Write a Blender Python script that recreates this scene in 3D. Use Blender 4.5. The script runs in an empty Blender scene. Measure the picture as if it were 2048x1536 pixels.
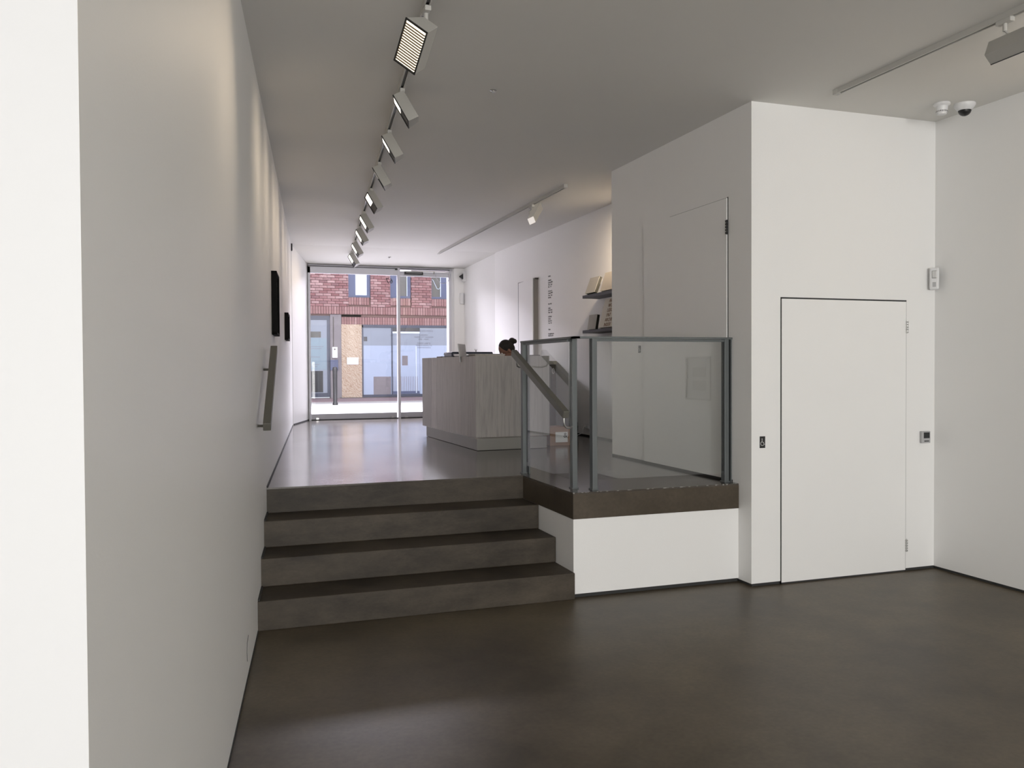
import bpy, bmesh, math, random
from mathutils import Vector, Matrix
random.seed(7)
sc = bpy.context.scene
COL = sc.collection
# ------------------------------------------------------------------ camera
F_PX = 1700.0
yaw = math.atan((1024 - 440) / F_PX); pitch = math.atan((768 - 735) / F_PX); roll = 0.0054
Fw = Vector((math.sin(yaw) * math.cos(pitch), math.cos(yaw) * math.cos(pitch), -math.sin(pitch)))
R0 = Vector((math.cos(yaw), -math.sin(yaw), 0)); U0 = R0.cross(Fw)
Rt = (R0 - roll * U0).normalized(); Up = (U0 + roll * R0).normalized()
cam_data = bpy.data.cameras.new('camera'); cam = bpy.data.objects.new('camera', cam_data); COL.objects.link(cam)
cam_data.sensor_width = 36.0; cam_data.lens = 36.0 * F_PX / 2048.0; cam_data.clip_start = 0.05; cam_data.clip_end = 300
m = Matrix.Identity(4)
for i in range(3):
    m[i][0] = Rt[i]; m[i][1] = Up[i]; m[i][2] = -Fw[i]
m[0][3], m[1][3], m[2][3] = 0, 0, 1.55
cam.matrix_world = m
sc.camera = cam
# ------------------------------------------------------------------ world, lights, exposure
SKY = 1.0
BACK_POWER = 735.0
FRONT_POWER = 3700.0
sc.view_settings.view_transform = 'Standard'; sc.view_settings.look = 'None'
sc.view_settings.gamma = 1.0; sc.view_settings.use_curve_mapping = False
sc.view_settings.exposure = 0.0
w = bpy.data.worlds.new('world'); sc.world = w; w.use_nodes = True
nt = w.node_tree; nt.nodes.clear()
bg = nt.nodes.new('ShaderNodeBackground'); wo = nt.nodes.new('ShaderNodeOutputWorld')
bg.inputs['Color'].default_value = (0.90, 0.93, 1.0, 1); bg.inputs['Strength'].default_value = SKY
nt.links.new(bg.outputs[0], wo.inputs[0])


def area_light(name, loc, aim, sx, sy, power, color, spread=math.pi):
    d = bpy.data.lights.new(name, 'AREA'); d.shape = 'RECTANGLE'; d.size = sx; d.size_y = sy
    d.energy = power; d.color = color; d.spread = spread
    o = bpy.data.objects.new(name, d); COL.objects.link(o); o.location = loc
    o.rotation_euler = (Vector(aim) - Vector(loc)).to_track_quat('-Z', 'Z').to_euler()
    return o


# back window daylight, and an unseen fill lamp added over the street
area_light('daylight_back_window', (0.4, -8.85, 1.55), (0.4, 5, 1.45), 5.6, 2.8, BACK_POWER, (1.0, 0.985, 0.955))
area_light('fill_over_street', (2.6, 19.5, 5.6), (2.6, 12.6, 2.6), 8.0, 2.4, FRONT_POWER, (0.96, 0.89, 1.0))


# ------------------------------------------------------------------ materials
def nm(name):
    mt = bpy.data.materials.new(name); mt.use_nodes = True
    return mt, mt.node_tree, mt.node_tree.nodes['Principled BSDF']


def pbr(name, col, rough=0.5, metal=0.0, noise=0.0, scale=8.0, bump=0.0, bscale=60.0, emis=None, es=0.0, spec=0.5, coords='Object'):
    mt, t, p = nm(name)
    p.inputs['Base Color'].default_value = (*col, 1); p.inputs['Roughness'].default_value = rough
    p.inputs['Metallic'].default_value = metal; p.inputs['Specular IOR Level'].default_value = spec
    tc = t.nodes.new('ShaderNodeTexCoord')
    if noise > 0:
        n = t.nodes.new('ShaderNodeTexNoise'); n.inputs['Scale'].default_value = scale; n.inputs['Detail'].default_value = 5
        t.links.new(tc.outputs[coords], n.inputs['Vector'])
        r = t.nodes.new('ShaderNodeMix'); r.data_type = 'RGBA'
        r.inputs[6].default_value = (*[max(0, c * (1 - noise)) for c in col], 1)
        r.inputs[7].default_value = (*[min(1, c * (1 + noise)) for c in col], 1)
        t.links.new(n.outputs['Fac'], r.inputs[0]); t.links.new(r.outputs[2], p.inputs['Base Color'])
    if bump > 0:
        n2 = t.nodes.new('ShaderNodeTexNoise'); n2.inputs['Scale'].default_value = bscale; n2.inputs['Detail'].default_value = 3
        b = t.nodes.new('ShaderNodeBump'); b.inputs['Strength'].default_value = bump; b.inputs['Distance'].default_value = 0.01
        t.links.new(tc.outputs[coords], n2.inputs['Vector'])
        t.links.new(n2.outputs['Fac'], b.inputs['Height']); t.links.new(b.outputs[0], p.inputs['Normal'])
    if emis:
        p.inputs['Emission Color'].default_value = (*emis, 1); p.inputs['Emission Strength'].default_value = es
    return mt


def concrete(name, dark, light, rough, rvar=0.08, stretch=(1, 1, 1), scale=1.6, coat=0.0):
    mt, t, p = nm(name)
    tc = t.nodes.new('ShaderNodeTexCoord'); mp = t.nodes.new('ShaderNodeMapping'); mp.inputs['Scale'].default_value = stretch
    t.links.new(tc.outputs['Object'], mp.inputs[0])
    n1 = t.nodes.new('ShaderNodeTexNoise'); n1.inputs['Scale'].default_value = scale; n1.inputs['Detail'].default_value = 8; n1.inputs['Roughness'].default_value = 0.62
    n2 = t.nodes.new('ShaderNodeTexNoise'); n2.inputs['Scale'].default_value = 45; n2.inputs['Detail'].default_value = 4
    t.links.new(mp.outputs[0], n1.inputs['Vector']); t.links.new(mp.outputs[0], n2.inputs['Vector'])
    cr = t.nodes.new('ShaderNodeValToRGB'); cr.color_ramp.elements[0].position = 0.33; cr.color_ramp.elements[1].position = 0.68
    cr.color_ramp.elements[0].color = (*dark, 1); cr.color_ramp.elements[1].color = (*light, 1)
    t.links.new(n1.outputs['Fac'], cr.inputs[0])
    mx = t.nodes.new('ShaderNodeMix'); mx.data_type = 'RGBA'; mx.blend_type = 'OVERLAY'; mx.inputs[0].default_value = 0.25
    t.links.new(cr.outputs[0], mx.inputs[6]); t.links.new(n2.outputs['Fac'], mx.inputs[7]); t.links.new(mx.outputs[2], p.inputs['Base Color'])
    mr = t.nodes.new('ShaderNodeMapRange'); mr.inputs[3].default_value = rough - rvar; mr.inputs[4].default_value = rough + rvar
    t.links.new(n1.outputs['Fac'], mr.inputs[0]); t.links.new(mr.outputs[0], p.inputs['Roughness'])
    b = t.nodes.new('ShaderNodeBump'); b.inputs['Strength'].default_value = 0.06; b.inputs['Distance'].default_value = 0.01
    t.links.new(n1.outputs['Fac'], b.inputs['Height']); t.links.new(b.outputs[0], p.inputs['Normal'])
    p.inputs['Specular IOR Level'].default_value = 0.36
    p.inputs['Coat Weight'].default_value = coat; p.inputs['Coat Roughness'].default_value = 0.12
    return mt


def glass(name, tint=(1, 1, 1), rough=0.0, extra=0.0):
    """thin architectural glass: clear transmission plus a mirror reflection that grows at grazing angles"""
    mt = bpy.data.materials.new(name); mt.use_nodes = True; t = mt.node_tree; t.nodes.clear()
    o = t.nodes.new('ShaderNodeOutputMaterial'); tr = t.nodes.new('ShaderNodeBsdfTransparent'); gl = t.nodes.new('ShaderNodeBsdfGlossy')
    mx = t.nodes.new('ShaderNodeMixShader'); fr = t.nodes.new('ShaderNodeFresnel'); fr.inputs['IOR'].default_value = 1.5
    tr.inputs[0].default_value = (*tint, 1); gl.inputs['Color'].default_value = (1, 1, 1, 1); gl.inputs['Roughness'].default_value = rough
    ad = t.nodes.new('ShaderNodeMath'); ad.operation = 'ADD'; ad.inputs[1].default_value = extra; ad.use_clamp = True
    # both surfaces of the pane are counted once, on the side the ray enters
    ge = t.nodes.new('ShaderNodeNewGeometry'); iv = t.nodes.new('ShaderNodeMath'); iv.operation = 'SUBTRACT'; iv.inputs[0].default_value = 1.0
    ml = t.nodes.new('ShaderNodeMath'); ml.operation = 'MULTIPLY'; m2 = t.nodes.new('ShaderNodeMath'); m2.operation = 'MULTIPLY'; m2.inputs[1].default_value = 1.35
    t.links.new(ge.outputs['Backfacing'], iv.inputs[1]); t.links.new(fr.outputs[0], m2.inputs[0]); t.links.new(m2.outputs[0], ad.inputs[0])
    t.links.new(ad.outputs[0], ml.inputs[0]); t.links.new(iv.outputs[0], ml.inputs[1]); t.links.new(ml.outputs[0], mx.inputs[0])
    t.links.new(tr.outputs[0], mx.inputs[1]); t.links.new(gl.outputs[0], mx.inputs[2]); t.links.new(mx.outputs[0], o.inputs[0])
    return mt


def brick_mat(name, cols):
    mt, t, p = nm(name)
    oi = t.nodes.new('ShaderNodeObjectInfo'); ge = t.nodes.new('ShaderNodeNewGeometry')
    ad = t.nodes.new('ShaderNodeMath'); ad.operation = 'ADD'; fr = t.nodes.new('ShaderNodeMath'); fr.operation = 'FRACT'
    t.links.new(oi.outputs['Random'], ad.inputs[0]); t.links.new(ge.outputs['Random Per Island'], ad.inputs[1]); t.links.new(ad.outputs[0], fr.inputs[0])
    cr = t.nodes.new('ShaderNodeValToRGB'); els = cr.color_ramp.elements
    while len(els) < len(cols): els.new(0.5)
    for i, c in enumerate(cols):
        els[i].position = i / (len(cols) - 1); els[i].color = (*c, 1)
    t.links.new(fr.outputs[0], cr.inputs[0])
    n = t.nodes.new('ShaderNodeTexNoise'); n.inputs['Scale'].default_value = 14; n.inputs['Detail'].default_value = 6
    tc = t.nodes.new('ShaderNodeTexCoord'); t.links.new(tc.outputs['Object'], n.inputs['Vector'])
    mx = t.nodes.new('ShaderNodeMix'); mx.data_type = 'RGBA'; mx.blend_type = 'OVERLAY'; mx.inputs[0].default_value = 0.5
    t.links.new(cr.outputs[0], mx.inputs[6]); t.links.new(n.outputs['Fac'], mx.inputs[7]); t.links.new(mx.outputs[2], p.inputs['Base Color'])
    p.inputs['Roughness'].default_value = 0.85
    return mt


def wood(name, dark, light):
    """limed plywood: fine vertical grain with small dark flecks"""
    mt, t, p = nm(name)
    tc = t.nodes.new('ShaderNodeTexCoord'); mp = t.nodes.new('ShaderNodeMapping'); mp.inputs['Scale'].default_value = (26, 26, 1.3)
    t.links.new(tc.outputs['Object'], mp.inputs[0])
    n = t.nodes.new('ShaderNodeTexNoise'); n.inputs['Scale'].default_value = 2.0; n.inputs['Detail'].default_value = 7; n.inputs['Roughness'].default_value = 0.7
    t.links.new(mp.outputs[0], n.inputs['Vector'])
    cr = t.nodes.new('ShaderNodeValToRGB'); cr.color_ramp.elements[0].position = 0.3; cr.color_ramp.elements[1].position = 0.55
    cr.color_ramp.elements[0].color = (*dark, 1); cr.color_ramp.elements[1].color = (*light, 1)
    t.links.new(n.outputs['Fac'], cr.inputs[0])
    oi = t.nodes.new('ShaderNodeObjectInfo'); mr = t.nodes.new('ShaderNodeMapRange'); mr.inputs[3].default_value = 0.80; mr.inputs[4].default_value = 1.12
    t.links.new(oi.outputs['Random'], mr.inputs[0])
    mx = t.nodes.new('ShaderNodeVectorMath'); mx.operation = 'SCALE'
    t.links.new(cr.outputs[0], mx.inputs[0]); t.links.new(mr.outputs[0], mx.inputs['Scale']); t.links.new(mx.outputs[0], p.inputs['Base Color'])
    p.inputs['Roughness'].default_value = 0.55
    return mt


def osb(name):
    """boarded panel of warm ply with a swirling grain"""
    mt, t, p = nm(name)
    tc = t.nodes.new('ShaderNodeTexCoord')
    wv = t.nodes.new('ShaderNodeTexWave'); wv.inputs['Scale'].default_value = 7.0; wv.inputs['Distortion'].default_value = 14.0
    wv.inputs['Detail'].default_value = 3; wv.inputs['Detail Scale'].default_value = 1.1; wv.bands_direction = 'DIAGONAL'
    t.links.new(tc.outputs['Object'], wv.inputs['Vector'])
    cr = t.nodes.new('ShaderNodeValToRGB'); cr.color_ramp.elements[0].position = 0.1; cr.color_ramp.elements[1].position = 0.55
    cr.color_ramp.elements[0].color = (0.40, 0.29, 0.20, 1); cr.color_ramp.elements[1].color = (0.52, 0.42, 0.32, 1)
    t.links.new(wv.outputs['Color'], cr.inputs[0]); t.links.new(cr.outputs[0], p.inputs['Base Color'])
    p.inputs['Roughness'].default_value = 0.7
    return mt


M = dict(
    wall=pbr('white_wall_paint', (0.895, 0.89, 0.88), 0.55, noise=0.015, scale=1.2, bump=0.05, bscale=140),
    wall_l=pbr('white_wall_paint_left', (0.89, 0.885, 0.875), 0.5, noise=0.02, scale=1.0, bump=0.05, bscale=120),
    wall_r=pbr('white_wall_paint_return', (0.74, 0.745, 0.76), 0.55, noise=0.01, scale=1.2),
    ceil=pbr('ceiling_paint', (0.76, 0.75, 0.72), 0.8, noise=0.02, scale=1.5),
    floor=concrete('polished_concrete_lower', (0.058, 0.045, 0.029), (0.150, 0.122, 0.084), 0.42, 0.08, scale=1.3, coat=0.02),
    floor_u=concrete('polished_concrete_upper', (0.060, 0.049, 0.040), (0.10, 0.086, 0.072), 0.17, 0.05, scale=1.2, coat=0.25),
    step=concrete('step_concrete', (0.028, 0.021, 0.014), (0.082, 0.066, 0.048), 0.55, 0.05, stretch=(1, 1, 2.5), scale=2.2),
    slab=concrete('slab_edge_concrete', (0.050, 0.038, 0.025), (0.085, 0.067, 0.047), 0.45, 0.06, scale=3.0),
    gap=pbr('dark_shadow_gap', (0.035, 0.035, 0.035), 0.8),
    black=pbr('black_plastic', (0.012, 0.012, 0.013), 0.4, noise=0.2, scale=20),
    framek=pbr('matt_black_moulding', (0.008, 0.008, 0.008), 0.85, noise=0.1, spec=0.15),
    steel=pbr('painted_grey_steel', (0.125, 0.138, 0.14), 0.42, metal=0.25, noise=0.06, scale=10),
    steel_d=pbr('dark_channel', (0.03, 0.03, 0.03), 0.6),
    chrome=pbr('brushed_steel', (0.55, 0.55, 0.54), 0.3, metal=1.0, noise=0.05, scale=30),
    rail=pbr('handrail_steel', (0.15, 0.145, 0.125), 0.45, metal=0.3, noise=0.04, scale=12),
    lamp=pbr('white_lamp_enamel', (0.46, 0.45, 0.42), 0.4, noise=0.02),
    track=pbr('track_white', (0.55, 0.54, 0.51), 0.4, noise=0.02),
    frame=pbr('white_aluminium', (0.62, 0.62, 0.66), 0.35, noise=0.02),
    frame_s=pbr('grey_door_rail', (0.45, 0.45, 0.48), 0.35, noise=0.03),
    door=pbr('door_paint', (0.90, 0.895, 0.885), 0.5, noise=0.015, scale=2),
    plastic=pbr('white_plastic', (0.78, 0.78, 0.79), 0.35, noise=0.02),
    plastic_g=pbr('grey_plastic', (0.45, 0.45, 0.46), 0.4, noise=0.03),
    desk=wood('limed_plywood', (0.35, 0.325, 0.315), (0.50, 0.47, 0.45)),
    plinth=pbr('grey_laminate', (0.30, 0.29, 0.27), 0.5, noise=0.04, scale=6),
    shelf=pbr('dark_grey_shelf', (0.045, 0.045, 0.055), 0.5, noise=0.1),
    front_shade=pbr('counter_front_shade', (0.045, 0.036, 0.032), 0.6, noise=0.1),
    edge_shade=pbr('door_edge_shade', (0.17, 0.165, 0.165), 0.7, noise=0.04),
    card=pbr('brown_cardboard', (0.30, 0.17, 0.10), 0.8, noise=0.12, scale=9),
    paper=pbr('paper', (0.78, 0.77, 0.76), 0.7, noise=0.02),
    book_w=pbr('cream_book_cover', (0.78, 0.74, 0.66), 0.6, noise=0.02),
    book_g=pbr('grey_book_cover', (0.47, 0.45, 0.41), 0.6, noise=0.08, scale=12),
    book_b=pbr('beige_book_cover', (0.55, 0.50, 0.43), 0.6, noise=0.05),
    book_d=pbr('dark_spine', (0.03, 0.03, 0.025), 0.5, noise=0.1),
    laptop=pbr('silver_laptop', (0.50, 0.50, 0.50), 0.35, metal=0.5, noise=0.02),
    glass=glass('clear_balustrade_glass', (0.945, 0.96, 0.955), 0.0, 0.055),
    wglass=glass('shopfront_glass', (0.93, 0.95, 0.96)),
    skin=pbr('skin', (0.22, 0.11, 0.075), 0.55, noise=0.06, scale=12),
    hair=pbr('dark_hair', (0.006, 0.004, 0.004), 0.75, noise=0.3, scale=60, bump=0.5, bscale=90),
    cloth=pbr('black_jumper', (0.03, 0.03, 0.035), 0.9, noise=0.15, scale=40, bump=0.2),
    jeans=pbr('dark_trousers', (0.035, 0.04, 0.06), 0.9, noise=0.15, scale=40),
    eye=pbr('eye_white', (0.7, 0.68, 0.65), 0.3), iris=pbr('iris', (0.02, 0.012, 0.01), 0.2),
    lit=pbr('lit_lamp', (1, 0.95, 0.85), 0.5, emis=(1.0, 0.84, 0.60), es=3.2),
    lit2=pbr('lit_lamp_small', (1, 0.95, 0.85), 0.5, emis=(1.0, 0.93, 0.82), es=1.6),
    lit3=pbr('lit_lamp_dim', (1, 0.95, 0.9), 0.5, emis=(0.95, 0.92, 0.95), es=0.35),
    louvre=pbr('louvre_blade', (0.07, 0.05, 0.03), 0.4, metal=0.5),
    brick=brick_mat('red_brick', [(0.24, 0.115, 0.115), (0.34, 0.19, 0.19), (0.28, 0.14, 0.14), (0.46, 0.31, 0.30), (0.21, 0.11, 0.115)]),
    brick_s=brick_mat('soldier_brick', [(0.31, 0.175, 0.17), (0.26, 0.14, 0.135), (0.37, 0.23, 0.22), (0.29, 0.16, 0.155)]),
    mortar=pbr('mortar', (0.25, 0.17, 0.15), 0.9, noise=0.15, scale=12),
    blue=pbr('blue_grey_window_frame', (0.085, 0.105, 0.185), 0.45, noise=0.05),
    dkframe=pbr('dark_blue_frame', (0.045, 0.055, 0.085), 0.4, noise=0.1),
    panew=pbr('pale_blind_pane', (0.60, 0.68, 0.76), 0.15, noise=0.02),
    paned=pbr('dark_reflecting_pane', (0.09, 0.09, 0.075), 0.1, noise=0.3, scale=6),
    panes=pbr('shop_pane_upper', (0.30, 0.335, 0.39), 0.6, noise=0.08, scale=3, spec=0.2),
    frost=pbr('frosted_film', (0.27, 0.35, 0.40), 0.6, noise=0.05, scale=4, spec=0.2),
    frost2=pbr('frosted_film_pale', (0.42, 0.49, 0.62), 0.6, noise=0.05, scale=3, spec=0.2),
    render=pbr('grey_render', (0.24, 0.22, 0.23), 0.85, noise=0.15, scale=8),
    osb=osb('boarded_ply'),
    road=pbr('pale_asphalt', (0.52, 0.515, 0.51), 0.9, noise=0.08, scale=5),
    pave=pbr('pale_paving', (0.58, 0.57, 0.56), 0.9, noise=0.06, scale=7),
    pave_p=pbr('pinkish_brick_paving', (0.34, 0.25, 0.27), 0.9, noise=0.25, scale=14),
    kerb=pbr('kerb_stone', (0.10, 0.09, 0.08), 0.9, noise=0.1),
    ink=pbr('black_ink', (0.02, 0.02, 0.02), 0.6),
    ink_g=pbr('grey_ink', (0.10, 0.10, 0.11), 0.6),
    screen=pbr('screen', (0.02, 0.022, 0.024), 0.2),
)


# ------------------------------------------------------------------ geometry helpers
class MB:
    def __init__(self):
        self.v = []; self.f = []; self.smooth = False

    def hull(self, a, b):
        """two matching rings of points, both closed"""
        n = len(a); k = len(self.v); self.v += [tuple(p) for p in a] + [tuple(p) for p in b]
        self.f.append(tuple(k + i for i in reversed(range(n)))); self.f.append(tuple(k + n + i for i in range(n)))
        for i in range(n):
            j = (i + 1) % n; self.f.append((k + i, k + j, k + n + j, k + n + i))
        return self

    def box(self, x0, y0, z0, x1, y1, z1):
        x0, x1 = sorted((x0, x1)); y0, y1 = sorted((y0, y1)); z0, z1 = sorted((z0, z1))
        return self.hull([(x0, y0, z0), (x1, y0, z0), (x1, y1, z0), (x0, y1, z0)], [(x0, y0, z1), (x1, y0, z1), (x1, y1, z1), (x0, y1, z1)])

    def obox(self, c, ax, ay, az):
        """box from centre and three half-axis vectors"""
        c, ax, ay, az = map(Vector, (c, ax, ay, az))
        return self.hull([c - ax - ay - az, c + ax - ay - az, c + ax + ay - az, c - ax + ay - az], [c - ax - ay + az, c + ax - ay + az, c + ax + ay + az, c - ax + ay + az])

    def prism(self, poly, z0, z1):
        return self.hull([(x, y, z0) for x, y in poly], [(x, y, z1) for x, y in poly])

    def tube(self, pts, r, n=10):
        pts = [Vector(p) for p in pts]; rings = []
        rs = r if isinstance(r, (list, tuple)) else [r] * len(pts)
        ref = None
        for i, p in enumerate(pts):
            d = (pts[min(i + 1, len(pts) - 1)] - pts[max(i - 1, 0)]).normalized()
            if ref is None:
                ref = Vector((0, 0, 1)) if abs(d.z) < 0.9 else Vector((1, 0, 0))
            u = d.cross(ref).normalized(); ref = u.cross(d).normalized()
            rings.append([p + rs[i] * (math.cos(2 * math.pi * k / n) * u + math.sin(2 * math.pi * k / n) * ref) for k in range(n)])
        k = len(self.v)
        for rg in rings: self.v += [tuple(q) for q in rg]
        for i in range(len(rings) - 1):
            for j in range(n):
                a = k + i * n + j; b = k + i * n + (j + 1) % n
                self.f.append((a, b, b + n, a + n))
        self.f.append(tuple(k + j for j in reversed(range(n)))); self.f.append(tuple(k + (len(rings) - 1) * n + j for j in range(n)))
        self.smooth = True
        return self

    def lathe(self, prof, c, n=24, axis='z'):
        k = len(self.v); c = Vector(c)
        for r, h in prof:
            for j in range(n):
                a = 2 * math.pi * j / n
                q = Vector((r * math.cos(a), r * math.sin(a), h))
                self.v.append(tuple(c + q))
        for i in range(len(prof) - 1):
            for j in range(n):
                a = k + i * n + j; b = k + i * n + (j + 1) % n
                self.f.append((a, b, b + n, a + n))
        self.f.append(tuple(k + j for j in reversed(range(n)))); self.f.append(tuple(k + (len(prof) - 1) * n + j for j in range(n)))
        self.smooth = True
        return self

    def ball(self, c, rx, ry, rz, nu=20, nv=12):
        prof = []
        k = len(self.v)
        for i in range(nv + 1):
            t = math.pi * i / nv
            for j in range(nu):
                a = 2 * math.pi * j / nu
                self.v.append((c[0] + rx * math.sin(t) * math.cos(a), c[1] + ry * math.sin(t) * math.sin(a), c[2] - rz * math.cos(t)))
        for i in range(nv):
            for j in range(nu):
                a = k + i * nu + j; b = k + i * nu + (j + 1) % nu
                self.f.append((a, b, b + nu, a + nu))
        self.smooth = True
        return self

    def mesh(self, name, origin=(0, 0, 0)):
        me = bpy.data.meshes.new(name); o = Vector(origin)
        me.from_pydata([tuple(Vector(p) - o) for p in self.v], [], self.f); me.update()
        bm = bmesh.new(); bm.from_mesh(me); bmesh.ops.remove_doubles(bm, verts=bm.verts, dist=1e-6)
        bmesh.ops.recalc_face_normals(bm, faces=bm.faces); bm.to_mesh(me); bm.free()
        if self.smooth:
            for p in me.polygons: p.use_smooth = True
            me.set_sharp_from_angle(angle=math.radians(40))
        return me

    def build(self, name, mat, parent=None, bevel=0.0, label=None, **tags):
        """world-space coordinates in; linked as one object, under its parent when given"""
        if parent is not None:
            og = world_loc(parent)
        else:
            xs = [p[0] for p in self.v]; ys = [p[1] for p in self.v]; zs = [p[2] for p in self.v]
            og = Vector(((min(xs) + max(xs)) / 2, (min(ys) + max(ys)) / 2, min(zs)))
        me = self.mesh(name, og); me.materials.append(M[mat])
        o = bpy.data.objects.new(name, me); COL.objects.link(o)
        if parent is not None:
            o.parent = parent
        else:
            o.location = og
        if bevel:
            b = o.modifiers.new('bevel', 'BEVEL'); b.width = bevel; b.segments = 2; b.limit_method = 'ANGLE'
        if label: o['label'] = label
        for a, b_ in tags.items(): o[a] = b_
        return o


def world_loc(o):
    v = Vector(o.location)
    while o.parent is not None:
        o = o.parent; v = v + Vector(o.location)
    return v


def thing(name, label, cat, loc, group=None):
    o = bpy.data.objects.new(name, None); COL.objects.link(o); o.location = loc; o.empty_display_size = 0.1
    o['label'] = label; o['category'] = cat
    if group: o['group'] = group
    return o


def tagged(o, label, cat, group=None):
    o['label'] = label; o['category'] = cat
    if group: o['group'] = group
    return o


def struct(mb, name, mat, parent=None, bevel=0.0):
    o = mb.build(name, mat, parent, bevel)
    if parent is None: o['kind'] = 'structure'
    return o


def copy_tree(o, parent=None):
    c = o.copy(); COL.objects.link(c); c.parent = parent
    for ch in list(o.children): copy_tree(ch, c)
    return c


def text_mesh(name, lines, size, origin, xdir, zdir, mat, parent, spacing=1.0, align='LEFT', depth=0.001, mirror=False):
    """flat lettering standing on a surface; one mesh object"""
    cu = bpy.data.curves.new(name, 'FONT'); cu.body = '\n'.join(lines); cu.size = size; cu.space_line = spacing
    cu.align_x = align; cu.extrude = depth; cu.resolution_u = 2
    tmp = bpy.data.objects.new('tmp', cu); COL.objects.link(tmp)
    dg = bpy.context.evaluated_depsgraph_get(); dg.update()
    me = bpy.data.meshes.new_from_object(tmp.evaluated_get(dg)); bpy.data.objects.remove(tmp); bpy.data.curves.remove(cu)
    x = Vector(xdir).normalized(); z = Vector(zdir).normalized(); og = Vector(origin)
    if mirror: x = -x
    y = z.cross(x) if not mirror else z.cross(x)
    nrm = x.cross(z)
    pl = world_loc(parent) if parent is not None else og
    for v in me.vertices:
        p = v.co.copy(); q = og + x * p.x + z * p.y + nrm * p.z - pl
        v.co = q
    me.materials.clear(); me.materials.append(M[mat])
    o = bpy.data.objects.new(name, me); COL.objects.link(o)
    if parent is not None: o.parent = parent
    else: o.location = og
    return o


CH = 3.39      # ceiling height
UF = 0.71      # upper floor level
BX = 2.222     # left side of the landing box
BY = 5.225     # front of the landing box
KX = 3.51      # side of the white block
KY = 5.07      # front of the white block
RX = 5.14      # right wall
FY = 14.10     # shopfront plane


def lwx(y): return -0.354 + 0.1055 * y


LN = Vector((1, -0.1055, 0)).normalized()     # left wall normal (into the room)
LD = Vector((0.1055, 1, 0)).normalized()      # along the left wall

# ------------------------------------------------------------------ room shell
struct(MB().box(-5.2, -9.2, -0.15, RX + 0.2, 5.6, 0.0), 'floor', 'floor')
# upper floor: slab with nosing over the landing box
uf = MB().prism([(BX, BY), (KX + 0.1, BY), (KX + 0.1, 7.4), (4.35, 7.4), (4.35, FY + 0.15), (1.0, FY + 0.15), (lwx(6.22) - 0.1, 6.22), (BX, 6.22)], UF - 0.012, UF)
struct(uf, 'floor.001', 'floor_u')
sl = MB().prism([(BX, BY - 0.002), (KX + 0.006, BY - 0.002), (KX + 0.006, 7.3), (4.3, 7.3), (4.3, FY + 0.1), (1.0, FY + 0.1), (lwx(6.22) - 0.1, 6.218), (BX, 6.218)], 0.532, UF - 0.012)
struct(sl, 'trim_1', 'slab')
# chipped arris of the slab edge
ar = MB()
for i in range(26):
    x = BX + 0.02 + random.random() * 1.27; s = 0.002 + random.random() * 0.004
    ar.obox((x, BY - 0.001, UF - 0.001), (s * 1.6, 0, 0), (0, 0.003, 0), (0, 0, s * 0.5))
for x in (BX + 0.004, KX - 0.10, KX - 0.13, KX - 0.19):
    ar.obox((x, BY - 0.002, UF - 0.002), (0.005, 0, 0), (0, 0.003, 0), (0, 0, 0.004))
ob = ar.build('chipped_edge', 'plinth', bpy.data.objects['trim_1']); ob['kind'] = 'stuff'
# landing box, white below the slab, with a recess strip coloured dark as shade
struct(MB().box(BX + 0.003, BY + 0.004, 0.028, KX + 0.006, 6.6, 0.532), 'wall_landing', 'wall')
struct(MB().box(BX + 0.02, BY + 0.024, 0.0, KX + 0.006, 6.5, 0.03), 'shadow_gap_landing', 'gap')
# left wall with its return towards the camera side
p0 = (-0.2, 1.458)
lw = MB()
lw.prism([p0, (lwx(13.1), 13.1), (lwx(13.1) - 0.35, 13.14), (p0[0] - 0.35, 1.62)], -0.05, CH + 0.1)
struct(lw, 'wall_left', 'wall_l')
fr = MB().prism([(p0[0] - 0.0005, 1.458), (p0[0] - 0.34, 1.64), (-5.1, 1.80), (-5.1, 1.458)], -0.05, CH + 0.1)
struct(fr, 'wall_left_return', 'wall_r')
bb = MB(); a = Vector((p0[0], p0[1], 0)); b = Vector((lwx(5.19), 5.19, 0))
bb.hull([a, b, b + LN * 0.004, a + LN * 0.004], [a + Vector((0, 0, 0.012)), b + Vector((0, 0, 0.012)), b + LN * 0.004 + Vector((0, 0, 0.012)), a + LN * 0.004 + Vector((0, 0, 0.012))])
struct(bb, 'shadow_gap_left', 'gap')  # thin dark strip painted in as the shadow gap at the wall foot
bb = MB(); a = Vector((lwx(6.22), 6.22, UF)); b = Vector((lwx(12.9), 12.9, UF)); h = Vector((0, 0, 0.014))
bb.hull([a, b, b + LN * 0.005, a + LN * 0.005], [a + h, b + h, b + LN * 0.005 + h, a + LN * 0.005 + h])
struct(bb, 'shadow_gap_left.001', 'gap')  # same painted shadow line along the upper floor
# hairline crack low on the left wall
def lp(y, z, off=0.0): return Vector((lwx(y), y, z)) + LN * off
ck = MB().tube([lp(4.50, 0.197, .001), lp(4.42, 0.18, .001), lp(4.40, 0.14, .001), lp(4.42, 0.09, .001)], 0.0016, 5)
ck.build('wall_crack', 'ink_g', bpy.data.objects['wall_left'])
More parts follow.
